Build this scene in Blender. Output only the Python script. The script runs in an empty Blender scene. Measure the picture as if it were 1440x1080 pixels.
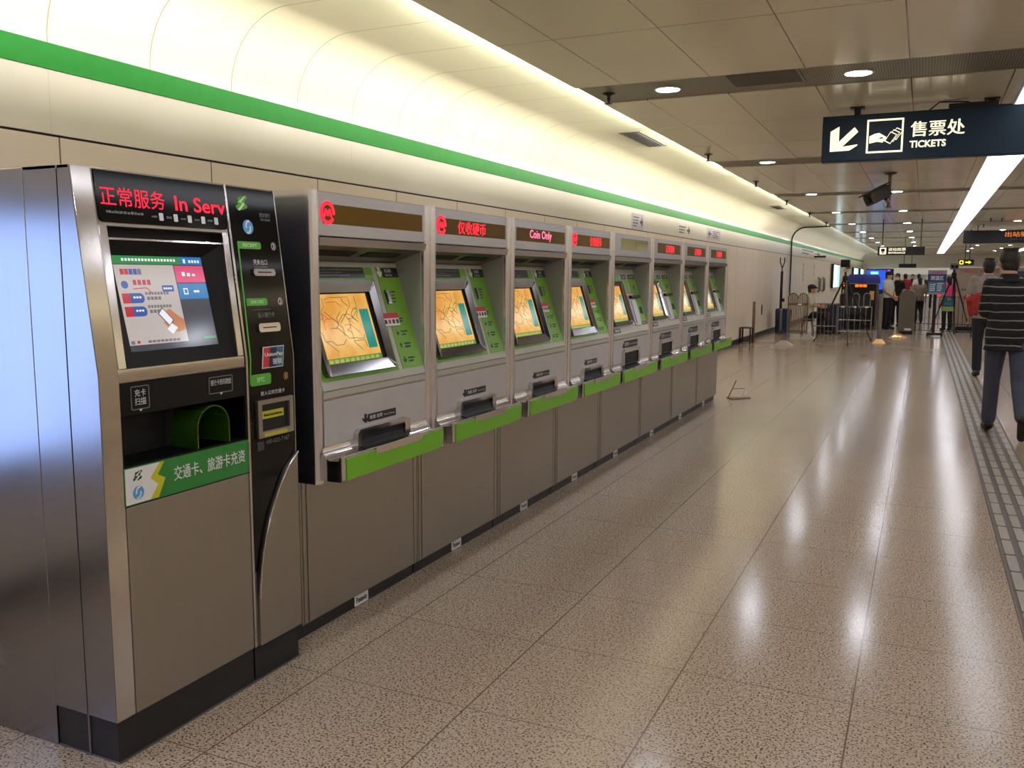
import bpy, bmesh, math, random
from mathutils import Vector, Matrix
random.seed(7)
SC = bpy.context.scene
COL = SC.collection

# ------------------------------------------------------------------ camera, world, exposure
FPX, PITCH, YAW, ROLL = 1234.016, 0.123422, 0.436152, 0.004354      # focal length in pixels of a 1440 wide frame
fwd = Vector((-math.sin(YAW)*math.cos(PITCH), math.cos(YAW)*math.cos(PITCH), -math.sin(PITCH)))
r0 = Vector((math.cos(YAW), math.sin(YAW), 0)); u0 = r0.cross(fwd)
rt = r0*math.cos(ROLL) + u0*math.sin(ROLL); up = -r0*math.sin(ROLL) + u0*math.cos(ROLL)
cd = bpy.data.cameras.new('camera'); cam = bpy.data.objects.new('camera', cd); COL.objects.link(cam)
cd.sensor_width = 36; cd.lens = FPX/1440*36; cd.clip_start = .02; cd.clip_end = 300
cam.matrix_world = Matrix(((rt.x, up.x, -fwd.x, 0), (rt.y, up.y, -fwd.y, 0), (rt.z, up.z, -fwd.z, 1.5), (0, 0, 0, 1)))
SC.camera = cam
SC.view_settings.view_transform = 'Standard'; SC.view_settings.look = 'None'
SC.view_settings.gamma = 1; SC.view_settings.use_curve_mapping = False
SC.view_settings.exposure = 0.2
w = bpy.data.worlds.new('world'); SC.world = w; w.use_nodes = True
w.node_tree.nodes['Background'].inputs[0].default_value = (.9, .95, 1, 1)
w.node_tree.nodes['Background'].inputs[1].default_value = .05
SC.cycles.max_bounces = 7; SC.cycles.diffuse_bounces = 4; SC.cycles.glossy_bounces = 4
SC.cycles.sample_clamp_indirect = 4.0

STRIP_E, DOWN_E, COVE_W = 2.6, 125.0, 92.0                             # lamp strengths

def area(name, loc, rot, sx, sy, watts, col):
    l = bpy.data.lights.new(name, 'AREA'); l.shape = 'RECTANGLE'; l.size = sx; l.size_y = sy
    l.energy = watts; l.color = col
    o = bpy.data.objects.new(name, l); COL.objects.link(o); o.location = loc; o.rotation_euler = rot
    return o
# fluorescent tubes lying on top of the suspended ceiling's edges, throwing light on the coves either side of the hall
for k in range(14):
    for sx in (-1, 1):
        zx = Vector((-sx, 0, -.22)).normalized()   # the lamp shines along its own -z, towards the cove
        xx = Vector((0, 1, 0)); yy = zx.cross(xx); p = (2.6+sx*5.008, -2.9+4.7*k, 2.932)
        o = area('cove_tube', p, (0, 0, 0), 4.5, .035, COVE_W*(1 if k < 6 else .4), (1, .965, .85) if -2.9+4.7*k < 26 else (.93, .96, 1))
        o.matrix_world = Matrix(((xx.x, yy.x, zx.x, p[0]), (xx.y, yy.y, zx.y, p[1]), (xx.z, yy.z, zx.z, p[2]), (0, 0, 0, 1)))

# ------------------------------------------------------------------ materials
def lin(c):
    f = lambda v: v/12.92 if v <= .04045 else ((v+.055)/1.055)**2.4
    return tuple(f(v/255) for v in c) + (1,)
class NT:
    def __init__(s, name):
        s.m = bpy.data.materials.new(name); s.m.use_nodes = True
        s.t = s.m.node_tree; s.b = s.t.nodes['Principled BSDF']; s.o = s.t.nodes['Material Output']
    def n(s, t, **k):
        x = s.t.nodes.new(t)
        for a, b in k.items(): setattr(x, a, b)
        return x
    def l(s, a, b): s.t.links.new(a, b)
    def math(s, op, a, b=None, clamp=False):
        x = s.n('ShaderNodeMath', operation=op, use_clamp=clamp)
        for i, v in enumerate((a, b)):
            if v is None: continue
            if isinstance(v, (int, float)): x.inputs[i].default_value = v
            else: s.l(v, x.inputs[i])
        return x.outputs[0]
    def coord(s):
        if not hasattr(s, '_c'):
            s._c = s.n('ShaderNodeTexCoord').outputs['Object']; x = s.n('ShaderNodeSeparateXYZ'); s.l(s._c, x.inputs[0]); s._x = x.outputs
        return s._c
    def xyz(s, i): s.coord(); return s._x[i]
    def noise(s, scale, detail=2, vec=None, stretch=None):
        x = s.n('ShaderNodeTexNoise'); x.inputs['Scale'].default_value = scale; x.inputs['Detail'].default_value = detail
        v = vec or s.coord()
        if stretch:
            mp = s.n('ShaderNodeMapping'); mp.inputs['Scale'].default_value = stretch; s.l(v, mp.inputs['Vector']); v = mp.outputs[0]
        s.l(v, x.inputs['Vector']); return x.outputs[0]
    def mix(s, f, a, b):
        x = s.n('ShaderNodeMix', data_type='RGBA')
        for sock, v in ((x.inputs[0], f), (x.inputs[6], a), (x.inputs[7], b)):
            if isinstance(v, (int, float)): sock.default_value = v
            elif isinstance(v, tuple): sock.default_value = v
            else: s.l(v, sock)
        return x.outputs[2]
    def ramp(s, f, stops):
        x = s.n('ShaderNodeValToRGB'); e = x.color_ramp.elements
        while len(e) < len(stops): e.new(.5)
        for q, (p, c) in zip(e, stops): q.position = p; q.color = c if isinstance(c, tuple) else (c, c, c, 1)
        s.l(f, x.inputs[0]); return x.outputs[0]
    def line(s, i, off, pitch, width):
        """1 on thin lines every `pitch` along axis i"""
        a = s.math('SUBTRACT', s.xyz(i), off); a = s.math('DIVIDE', a, pitch); a = s.math('ADD', a, .5); a = s.math('FRACT', a)
        a = s.math('SUBTRACT', a, .5); a = s.math('ABSOLUTE', a)
        return s.math('LESS_THAN', a, width/pitch/2)
    def bump(s, h, strength, dist=.002):
        x = s.n('ShaderNodeBump'); x.inputs['Strength'].default_value = strength; x.inputs['Distance'].default_value = dist
        s.l(h, x.inputs['Height']); s.l(x.outputs[0], s.b.inputs['Normal'])
    def set(s, **k):
        for a, v in k.items():
            i = s.b.inputs[a.replace('_', ' ')]
            if isinstance(v, (int, float, tuple)): i.default_value = v
            else: s.l(v, i)
        return s
MATS = {}
def mat(name, c, rough=.5, metal=0, var=.06, vs=9, coat=0, emit=0, spec=.5, ecol=None):
    if name in MATS: return MATS[name]
    q = NT(name); base = lin(c); k = 1-var
    q.set(Base_Color=q.mix(q.noise(vs, 3), tuple(v*k for v in base[:3])+(1,), tuple(min(1, v*(1+var)) for v in base[:3])+(1,)), Roughness=rough, Metallic=metal, Coat_Weight=coat, Specular_IOR_Level=spec)
    if emit: q.set(Emission_Color=lin(ecol or c), Emission_Strength=emit)
    MATS[name] = q.m; return q.m
def steel(name, c, rough, stretch, var=.10, bump=.12, metal=1.0):
    q = NT(name); base = lin(c)[:3]
    n1 = q.noise(60, 3, stretch=stretch); n2 = q.noise(3, 3)
    f = q.math('ADD', q.math('MULTIPLY', n1, .6), q.math('MULTIPLY', n2, .4))
    q.set(Base_Color=q.mix(f, tuple(v*(1-var) for v in base)+(1,), tuple(min(1, v*(1+var)) for v in base)+(1,)), Metallic=metal)
    q.set(Roughness=q.math('ADD', q.math('MULTIPLY', n2, .16), rough-.08)); q.bump(n1, bump, .001)
    MATS[name] = q.m; return q.m
M = MATS
steel('steel', (166, 160, 152), .38, (1, 1, .03), var=.05, bump=.04)
steel('bezel_steel', (128, 126, 128), .14, (1, 1, 1), var=.05, bump=.0)
steel('steel_side', (150, 150, 154), .24, (1, 1, .02), var=.05, bump=.03)
steel('steel_worn', (196, 195, 200), .34, (.2, 1, 1), var=.14, bump=.03)
steel('steel_dark', (150, 146, 138), .34, (1, .04, 1), var=.05, bump=.03)
steel('lining', (176, 174, 168), .46, (1, .1, 1), var=.05, bump=.02, metal=.5)
steel('post_steel', (232, 232, 240), .20, (1, 1, .02), var=.03, bump=.01)
steel('chrome', (204, 199, 196), .15, (1, 1, .02), var=.03, bump=.015)
mat('black_plastic', (12, 12, 13), .4, spec=.25); mat('black_matt', (12, 12, 13), .6); mat('black_glass', (6, 7, 8), .08, spec=.25)
mat('black_metal', (26, 25, 26), .4, .3); mat('plinth_black', (22, 23, 26), .45)
mat('white_panel', (198, 194, 194), .35, .25); mat('white_slope', (186, 184, 172), .4, .1)
mat('machine_green', (112, 166, 36), .35, vs=30, var=.03); mat('pale_green', (168, 190, 120), .4)
mat('tray_green', (112, 178, 34), .4, var=.03); mat('kiosk_green', (44, 128, 54), .35, var=.03)
mat('label_black', (16, 17, 18), .35); mat('label_white', (232, 230, 226), .4, var=.02); mat('print_white', (225, 225, 222), .5, var=.02)
mat('print_grey', (110, 112, 110), .5); mat('print_dark', (38, 60, 22), .5); mat('print_red', (200, 50, 60), .5)
mat('sign_blue', (12, 38, 56), .45, spec=.3); mat('sign_navy', (8, 12, 22), .35)
mat('sign_lit', (255, 246, 214), .4, emit=.85, var=.01); mat('sign_lit_yellow', (250, 226, 40), .4, emit=1.2, var=.01)
mat('sign_amber', (255, 140, 60), .4, emit=.55, var=.01)
mat('led_red', (90, 8, 14), .4, emit=1.5, var=.02, vs=200, ecol=(255, 22, 52)); mat('led_pink', (90, 20, 30), .4, emit=1.6, var=.02, ecol=(255, 110, 150))
mat('led_orange', (90, 40, 8), .4, emit=2.5, var=.02, ecol=(255, 110, 20))
mat('led_window', (112, 82, 12), .45, spec=.15); mat('led_window_yellow', (128, 116, 20), .12, coat=.4)
mat('lamp_white', (240, 244, 255), .5, emit=DOWN_E, var=.01); mat('strip_white', (244, 246, 255), .5, emit=STRIP_E, var=.01)
mat('lamp_trim', (210, 210, 208), .3, .4); mat('grille_dark', (48, 46, 42), .5); mat('grille_slat', (120, 118, 112), .4, .4)
mat('rubber', (24, 24, 25), .7); mat('blue_box', (28, 44, 92), .5); mat('blue_cover', (30, 40, 140), .6)
mat('skin', (196, 146, 116), .55, var=.05); mat('hair', (16, 14, 14), .55, var=.3, vs=120); mat('hair_brown', (34, 26, 22), .55, var=.3, vs=120)
mat('shirt_grey', (142, 132, 124), .85); mat('shirt_white', (202, 198, 180), .8); mat('cloth_red', (150, 38, 38), .85); mat('cloth_black', (18, 18, 20), .85)
mat('denim', (64, 70, 88), .85, var=.25, vs=24); mat('denim_dark', (26, 28, 36), .85, var=.2, vs=24); mat('shoe_black', (14, 13, 13), .45); mat('cloth_pink', (214, 60, 110), .8)
mat('cloth_pattern', (128, 108, 90), .85, var=.6, vs=40); mat('sole', (60, 58, 56), .7)
mat('orange_sticker', (206, 138, 60), .5, var=.2, vs=40); mat('yellow_sticker', (202, 196, 40), .5); mat('gold', (214, 168, 110), .3, .7)
mat('teal', (24, 120, 112), .4); mat('sign_purple', (150, 130, 158), .5); mat('board_blue', (20, 34, 104), .4, emit=.08); mat('board_teal', (52, 104, 130), .4, emit=.05)
mat('paper', (206, 200, 214), .6, var=.02); mat('paper_teal', (30, 84, 100), .6); mat('paper_lime', (150, 170, 90), .6); mat('booth_beige', (158, 140, 122), .5); mat('navy_panel', (24, 30, 66), .4)
mat('barrier_brown', (112, 98, 84), .5, .3); mat('barrier_steel', (128, 124, 118), .35, .8); mat('belt_red', (180, 30, 36), .6)
mat('lightbox_white', (225, 245, 255), .5, emit=2.2, var=.02); mat('lightbox_cyan', (120, 214, 235), .5, emit=1.6, var=.05)
mat('ad_blue', (158, 186, 246), .5, emit=3.6, var=.25, vs=2.2); mat('ad_violet', (150, 80, 220), .5, emit=1.2, var=.2); mat('ad_far', (40, 90, 220), .5, emit=.8, var=.4, vs=4)
mat('glass_green', (48, 88, 18), .12, coat=.5); mat('cast_grey', (146, 142, 130), .5); mat('mask_white', (225, 228, 232), .7)

def kind_lines():
    # left wall: coloured panels, joints
    q = NT('wall_panel'); n = q.noise(1.6, 4); j = q.line(1, 2.919, .97, .008)
    c = q.mix(n, lin((234, 219, 200)), lin((241, 228, 211)))
    q.set(Base_Color=q.mix(j, c, lin((96, 84, 68))), Roughness=.38, Coat_Weight=.15, Coat_Roughness=.15); q.bump(j, -.4, .004); M['wall_panel'] = q.m
    q = NT('wall_upper'); n = q.noise(1.2, 4); j = q.line(1, 2.881, 2.37, .004)
    c = q.mix(n, lin((230, 225, 210)), lin((238, 233, 218)))
    q.set(Base_Color=q.mix(j, c, lin((220, 214, 198))), Roughness=.34, Coat_Weight=.2, Coat_Roughness=.12); M['wall_upper'] = q.m
    q = NT('cove_enamel'); n = q.noise(.9, 4); j = q.line(1, 2.881, .593, .0065)
    st = q.ramp(q.noise(2.3, 1, stretch=(1, 1, 1.3)), [(0, 0.), (.60, 0.), (.615, 1.), (.63, .25), (.70, .0)])
    c = q.mix(n, lin((236, 226, 196)), lin((246, 238, 212)))
    c = q.mix(q.math('MULTIPLY', st, .10), c, lin((214, 180, 120)))
    q.set(Base_Color=q.mix(j, c, lin((150, 140, 108))), Roughness=.32, Coat_Weight=.5, Coat_Roughness=.10); M['cove_enamel'] = q.m
    q = NT('stripe_green'); n = q.noise(14, 4)
    q.set(Base_Color=q.mix(n, lin((26, 116, 42)), lin((34, 128, 50))), Roughness=.45, Specular_IOR_Level=.12); M['stripe_green'] = q.m
    # ceiling panels
    q = NT('ceiling_panel'); n = q.noise(.8, 3)
    j = q.math('MAXIMUM', q.line(0, -1.455, .645, .008), q.line(1, 5.06, 4.7, .008)); j = q.math('MAXIMUM', j, q.line(1, 3.715, 4.7, .008))
    c = q.mix(n, lin((224, 217, 190)), lin((232, 226, 200)))
    q.set(Base_Color=q.mix(j, c, lin((96, 82, 60))), Roughness=.24, Coat_Weight=.35, Coat_Roughness=.12); q.bump(j, -.4, .003)
    M['ceiling_panel'] = q.m
    q = NT('ceiling_band'); v = q.n('ShaderNodeTexVoronoi'); v.inputs['Scale'].default_value = 55; v.inputs['Randomness'].default_value = 0
    q.l(q.coord(), v.inputs['Vector']); h = q.math('LESS_THAN', v.outputs[0], .34)
    q.set(Base_Color=q.mix(h, lin((140, 132, 114)), lin((40, 37, 32))), Roughness=.4, Metallic=.2); M['ceiling_band'] = q.m
    # granite floor
    q = NT('granite'); j = q.math('MAXIMUM', q.line(0, -1.977, .6095, .006), q.line(1, 2.565, .61, .004))
    s1 = q.noise(125, 2); s2 = q.noise(48, 2); s3 = q.noise(1.4, 3)
    tid = q.n('ShaderNodeTexWhiteNoise', noise_dimensions='2D'); cx = q.n('ShaderNodeCombineXYZ')
    for k, (i, o_, p) in enumerate(((0, -1.977, .6095), (1, 2.565, .61))):
        q.l(q.math('FLOOR', q.math('DIVIDE', q.math('SUBTRACT', q.xyz(i), o_), p)), cx.inputs[k])
    q.l(cx.outputs[0], tid.inputs['Vector'])
    c = q.mix(q.ramp(s1, [(.41, 0.), (.475, 1.)]), lin((66, 53, 44)), lin((188, 167, 145)))
    c = q.mix(q.ramp(s2, [(.56, 0.), (.66, .55)]), c, lin((198, 182, 162)))
    c = q.mix(q.math('MULTIPLY', tid.outputs[0], .12), c, lin((146, 122, 102)))
    c = q.mix(q.math('MULTIPLY', s3, .16), c, lin((150, 136, 116)))
    q.set(Base_Color=q.mix(j, c, lin((104, 86, 70))), Roughness=q.math('ADD', q.math('MULTIPLY', s3, .08), .13), Specular_IOR_Level=.34)
    M['granite'] = q.m
    # striped shirt
    q = NT('shirt_striped'); wv = q.noise(3.5, 2); q._x = [q.xyz(0), q.xyz(1), q.math('ADD', q.xyz(2), q.math('MULTIPLY', wv, .05))]; j = q.line(2, 0.03, .0765, .0105); n = q.noise(60, 2)
    q.set(Base_Color=q.mix(j, q.mix(n, lin((16, 16, 18)), lin((28, 28, 31))), lin((132, 130, 128))), Roughness=.9); M['shirt_striped'] = q.m
    # slatted cover of the grey gate / barrier
    q = NT('slatted_grey'); j = q.line(0, 0, .028, .010)
    q.set(Base_Color=q.mix(j, lin((122, 114, 104)), lin((64, 58, 52))), Roughness=.4, Metallic=.4); M['slatted_grey'] = q.m
    # screens with a route map
    q = NT('screen_map'); g = q.noise(7, 3)
    c = q.mix(q.ramp(g, [(.35, 0.), (.65, 1.)]), lin((232, 160, 62)), lin((252, 206, 112)))
    q.set(Base_Color=(.02, .02, .02, 1), Roughness=.12, Emission_Color=c, Emission_Strength=.78); M['screen_map'] = q.m
    for nm, col, e in (('map_line', (120, 96, 40), .6), ('map_line_red', (214, 84, 50), .8), ('map_line_blue', (96, 130, 120), .6), ('screen_teal', (14, 140, 124), .8), ('screen_olive', (104, 140, 60), .8), ('screen_key', (216, 222, 120), .8),
                       ('screen_grey', (196, 184, 178), .8), ('screen_dark', (66, 68, 78), .7), ('screen_green', (46, 140, 74), .8), ('screen_pink', (226, 72, 120), .8), ('screen_blue', (28, 122, 186), .8), ('screen_navy', (52, 90, 168), .75), ('screen_red', (196, 44, 60), .75), ('screen_white', (235, 235, 240), .9), ('screen_skin', (206, 130, 84), .75), ('screen_text', (120, 110, 120), .8)):
        q = NT(nm); n = q.noise(30, 2); k = lin(col)
        q.set(Base_Color=(.02, .02, .02, 1), Roughness=.12, Emission_Color=q.mix(n, tuple(v*.93 for v in k[:3])+(1,), k), Emission_Strength=e); M[nm] = q.m
kind_lines()

# ------------------------------------------------------------------ mesh helpers
_tc = {}
def text_mesh(s, bold=0.0):
    if (s, bold) in _tc: return _tc[(s, bold)]
    cu = bpy.data.curves.new('t', 'FONT'); cu.body = s; cu.size = 1; cu.offset = bold; cu.resolution_u = 3
    o = bpy.data.objects.new('t', cu); COL.objects.link(o)
    dg = bpy.context.evaluated_depsgraph_get(); me = bpy.data.meshes.new_from_object(o.evaluated_get(dg))
    v = [(p.co.x, p.co.y) for p in me.vertices]; f = [tuple(p.vertices) for p in me.polygons]
    bpy.data.objects.remove(o); bpy.data.curves.remove(cu); bpy.data.meshes.remove(me)
    _tc[(s, bold)] = (v, f); return v, f
class Fr:
    """a flat frame in space: origin, two in-plane axes, outward normal"""
    def __init__(s, o, ex, ey):
        s.o = Vector(o); s.ex = Vector(ex).normalized(); s.ey = Vector(ey).normalized(); s.n = s.ex.cross(s.ey)
    def P(s, a, b, t=0): return s.o + s.ex*a + s.ey*b + s.n*t
def front(y, z=0, x=0): return Fr((x, y, z), (1, 0, 0), (0, 0, 1))     # normal is -y (towards someone facing the thing)
class MB:
    def __init__(s): s.v = []; s.f = []; s.m = []; s.s = []; s.mats = []
    def mi(s, m):
        m = M[m] if isinstance(m, str) else m
        if m not in s.mats: s.mats.append(m)
        return s.mats.index(m)
    def add(s, vs, fs, m, smooth=False):
        b = len(s.v); k = s.mi(m); s.v += [tuple(v) for v in vs]
        for f in fs: s.f.append(tuple(i+b for i in f)); s.m.append(k); s.s.append(smooth)
        return s
    def box(s, x0, x1, y0, y1, z0, z1, m):
        vs = [(x, y, z) for z in (z0, z1) for y in (y0, y1) for x in (x0, x1)]
        return s.add(vs, [(0, 2, 3, 1), (4, 5, 7, 6), (0, 1, 5, 4), (1, 3, 7, 5), (3, 2, 6, 7), (2, 0, 4, 6)], m)
    def plate(s, fr, pts, t0, t1, m, smooth=False):
        n = len(pts); a = sum(pts[i][0]*pts[(i+1) % n][1]-pts[(i+1) % n][0]*pts[i][1] for i in range(n))
        if a < 0: pts = pts[::-1]
        vs = [fr.P(p[0], p[1], t0) for p in pts] + [fr.P(p[0], p[1], t1) for p in pts]
        fs = [tuple(range(n-1, -1, -1)), tuple(range(n, 2*n))] + [(i, (i+1) % n, (i+1) % n+n, i+n) for i in range(n)]
        return s.add(vs, fs, m, smooth)
    def rect(s, fr, a0, a1, b0, b1, t0, t1, m, r=0, corners=(1, 1, 1, 1)):
        return s.plate(fr, rr(a0, a1, b0, b1, r, corners), t0, t1, m)
    def ring(s, fr, outer, inner, t0, t1, m, t1i=None):
        """frame between two outlines of equal vertex count"""
        n = len(outer); t1i = t1 if t1i is None else t1i
        vs = [fr.P(*p, t0) for p in outer] + [fr.P(*p, t1) for p in outer] + [fr.P(*p, t1i) for p in inner] + [fr.P(*p, t0) for p in inner]
        fs = []
        for i in range(n):
            j = (i+1) % n
            for k in range(3): fs.append((i+k*n, j+k*n, j+(k+1)*n, i+(k+1)*n))
        return s.add(vs, fs, m)
    def text(s, fr, t, a0, a1, b0, b1, off, m, bold=.01):
        cjk = any(ord(c) > 0x2e80 for c in t); v, f = text_mesh(t, 0.0 if cjk else bold)
        if not v: return s
        x0 = min(p[0] for p in v); x1 = max(p[0] for p in v); y0 = min(p[1] for p in v); y1 = max(p[1] for p in v)
        kx = (a1-a0)/max(1e-6, x1-x0); ky = (b1-b0)/max(1e-6, y1-y0)
        d = .018 if cjk and bold >= .015 else 0                           # heavier strokes: the glyphs laid twice, a hair apart
        for i, e in enumerate((-d, d) if d else (0,)):
            s.add([fr.P(a0+(p[0]-x0+e)*kx, b0+(p[1]-y0+e*.4)*ky, off+.0001*i) for p in v], f, m)
        return s
    def tube(s, pts, r, m, seg=10, closed=False, caps=True):
        pts = [Vector(p) for p in pts]; n = len(pts); rs = r if isinstance(r, (list, tuple)) else [r]*n
        vs = []; prev = None
        for i, p in enumerate(pts):
            if closed: d = (pts[(i+1) % n]-pts[i-1])
            else: d = pts[min(i+1, n-1)]-pts[max(i-1, 0)]
            d = d.normalized() if d.length > 1e-9 else Vector((0, 0, 1))
            if prev is None:
                a = Vector((0, 0, 1)) if abs(d.z) < .9 else Vector((1, 0, 0)); x = d.cross(a).normalized()
            else: x = (prev-d*prev.dot(d)).normalized()
            prev = x; y = d.cross(x)
            for k in range(seg):
                t = 2*math.pi*k/seg; vs.append(p+(x*math.cos(t)+y*math.sin(t))*rs[i])
        fs = []
        for i in range(n if closed else n-1):
            j = (i+1) % n
            for k in range(seg): fs.append((i*seg+k, i*seg+(k+1) % seg, j*seg+(k+1) % seg, j*seg+k))
        s.add(vs, fs, m, True)
        if caps and not closed: s.add([vs[k] for k in range(seg)][::-1], [tuple(range(seg))], m); s.add(vs[-seg:], [tuple(range(seg))], m)
        return s
    def lathe(s, prof, c, m, seg=24, axis=None, smooth=True):
        """prof: (radius, height) pairs turned about the z axis through c (or a given axis)"""
        z = Vector(axis).normalized() if axis else Vector((0, 0, 1)); a = Vector((1, 0, 0)) if abs(z.x) < .9 else Vector((0, 1, 0))
        x = a.cross(z).normalized(); y = z.cross(x); c = Vector(c); vs = []; n = len(prof)
        for r, h in prof:
            for k in range(seg):
                t = 2*math.pi*k/seg; vs.append(c+z*h+(x*math.cos(t)+y*math.sin(t))*r)
        fs = [(i*seg+k, i*seg+(k+1) % seg, (i+1)*seg+(k+1) % seg, (i+1)*seg+k) for i in range(n-1) for k in range(seg)]
        fs += [tuple(range(seg-1, -1, -1)), tuple(range((n-1)*seg, n*seg))]
        return s.add(vs, fs, m, smooth)
    def ell(s, c, r, m, seg=16, rings=10, rot=None):
        c = Vector(c); vs = []
        for i in range(1, rings):
            t = math.pi*i/rings
            for k in range(seg):
                p = 2*math.pi*k/seg; v = Vector((r[0]*math.sin(t)*math.cos(p), r[1]*math.sin(t)*math.sin(p), -r[2]*math.cos(t)))
                vs.append(c+(rot @ v if rot else v))
        for z in (-r[2], r[2]): v = Vector((0, 0, z)); vs.append(c+(rot @ v if rot else v))
        b, t_ = len(vs)-2, len(vs)-1; fs = []
        for i in range(rings-2):
            for k in range(seg): fs.append((i*seg+k, i*seg+(k+1) % seg, (i+1)*seg+(k+1) % seg, (i+1)*seg+k))
        for k in range(seg): fs.append((b, (k+1) % seg, k)); fs.append((t_, (rings-2)*seg+k, (rings-2)*seg+(k+1) % seg))
        return s.add(vs, fs, m, True)
    def capsule(s, p0, p1, r0, r1, m, seg=14, flat=1.0, flat_axis=None):
        p0, p1 = Vector(p0), Vector(p1); d = (p1-p0); L = d.length; d = d/L if L > 1e-6 else Vector((0, 0, 1))
        pr = [(r0*math.sin(t), -r0*math.cos(t)) for t in (0.05, .5, 1.0, 1.57)] + [(r1*math.cos(t), L+r1*math.sin(t)) for t in (0, .55, 1.05, 1.52)]
        return s.lathe(pr, p0, m, seg, d)
    def loft(s, rings, m, seg=24):
        """rings: (x, y, z, rx, ry)"""
        vs = [(x+rx*math.cos(2*math.pi*k/seg), y+ry*math.sin(2*math.pi*k/seg), z) for x, y, z, rx, ry in rings for k in range(seg)]
        n = len(rings); fs = [(i*seg+k, i*seg+(k+1) % seg, (i+1)*seg+(k+1) % seg, (i+1)*seg+k) for i in range(n-1) for k in range(seg)]
        fs += [tuple(range(seg-1, -1, -1)), tuple(range((n-1)*seg, n*seg))]
        return s.add(vs, fs, m, True)
    def mesh(s, name):
        me = bpy.data.meshes.new(name); me.from_pydata(s.v, [], s.f)
        for m in s.mats: me.materials.append(m)
        me.polygons.foreach_set('material_index', s.m); me.polygons.foreach_set('use_smooth', s.s)
        bm = bmesh.new(); bm.from_mesh(me); bmesh.ops.recalc_face_normals(bm, faces=bm.faces); bm.to_mesh(me); bm.free()
        me.set_sharp_from_angle(angle=.7); me.update(); return me
    def build(s, name, parent=None, bev=0, label=None):
        o = bpy.data.objects.new(name, s.mesh(name)); COL.objects.link(o)
        if parent: o.parent = parent
        if bev:
            b = o.modifiers.new('bevel', 'BEVEL'); b.width = bev; b.segments = 2; b.limit_method = 'ANGLE'; b.angle_limit = .6
        if label: o['label'] = label
        return o
def rr(a0, a1, b0, b1, r=0, corners=(1, 1, 1, 1), n=5):
    """rounded rectangle outline, corners: bottom left, bottom right, top right, top left"""
    out = []
    for (cx, cy, t), c in zip(((a0, b0, math.pi), (a1, b0, 1.5*math.pi), (a1, b1, 0), (a0, b1, .5*math.pi)), corners):
        q = r if c else 0
        if q == 0: out += [(cx, cy)]*1; continue
        ox = cx+q if cx == a0 else cx-q; oy = cy+q if cy == b0 else cy-q
        out += [(ox+q*math.cos(t+math.pi/2*k/n), oy+q*math.sin(t+math.pi/2*k/n)) for k in range(n+1)]
    return out
def tag(o, label, cat, group=None, kind=None):
    if label: o['label'] = label
    if cat: o['category'] = cat
    if group: o['group'] = group
    if kind: o['kind'] = kind
    return o
def root(name, loc, rz, label, cat, group=None):
    o = bpy.data.objects.new(name, None); COL.objects.link(o); o.location = loc; o.rotation_euler = (0, 0, rz); o.empty_display_size = .1
    return tag(o, label, cat, group)
def copy_tree(o, parent=None):
    c = o.copy(); COL.objects.link(c)
    if parent: c.parent = parent
    for ch in [x for x in o.children]: copy_tree(ch, c)
    return c
def struct(mb, name): return tag(mb.build(name), None, None, None, 'structure')
# ------------------------------------------------------------------ the hall
YA, YB = -6.0, 62.0
XZ = Fr((0, YA, 0), (1, 0, 0), (0, 0, 1))                              # cross section; offsets run along the corridor (negative = forward)
LEN = -(YB-YA)
q = MB().box(-3.9, 9.0, YA-.2, YB+.2, -.12, 0, 'granite'); struct(q, 'floor')
q = MB(); q.box(-3.95, -3.7, YA, YB, 0, 2.128, 'wall_panel'); q.box(-3.95, -3.712, YA, YB, 2.128, 2.140, 'black_matt'); q.box(-3.95, -3.7, YA, YB, 2.140, 2.43, 'wall_upper')
struct(q, 'wall_left')
struct(MB().box(-3.95, -3.688, YA, YB, 0, .11, 'plinth_black').box(-3.95, -3.685, YA, YB, .11, .118, 'steel_dark'), 'baseboard_left')
q = MB().box(-3.95, -3.694, YA, YB, 2.43, 2.548, 'stripe_green'); struct(q, 'trim_1')
arc = [(-3.27-.425*math.cos(t), 2.55+.425*math.sin(t)) for t in [math.pi/2*k/20 for k in range(21)]]
prof = [(-3.695, 2.548)] + arc + [(-2.25, 2.975), (-2.25, 3.06), (-3.95, 3.06), (-3.95, 2.548)]
struct(MB().plate(XZ, prof, 0, LEN, 'cove_enamel', True), 'trim_2')
struct(MB().plate(XZ, [(5.2-x, z) for x, z in prof], 0, LEN, 'cove_enamel', True), 'trim_6')
struct(MB().box(8.9, 8.93, YA, YB, 2.43, 2.548, 'stripe_green'), 'trim_7')
q = MB(); b0 = 6.41
for k in range(-3, 12):
    q.box(-2.47, 7.67, b0+.65+4.7*k, b0+4.7*(k+1), 2.90, 2.912, 'ceiling_panel')
struct(q, 'ceiling')
q = MB()
for k in range(-3, 13): q.box(-2.46, 7.66, b0+4.7*k, b0+.65+4.7*k, 2.908, 2.914, 'ceiling_band')
struct(q, 'trim_3')
struct(MB().box(8.9, 9.1, YA, YB, 0, 3.06, 'wall_panel'), 'wall_right')
struct(MB().box(-3.95, 9.1, YA-.2, YA, 0, 3.06, 'wall_panel'), 'wall_back')
struct(MB().box(-3.95, 9.1, YB, YB+.2, 0, 3.06, 'wall_panel'), 'wall_far')
struct(MB().box(-2.25, 7.45, YA, YB, 3.04, 3.06, 'black_matt'), 'trim_4')
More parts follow.
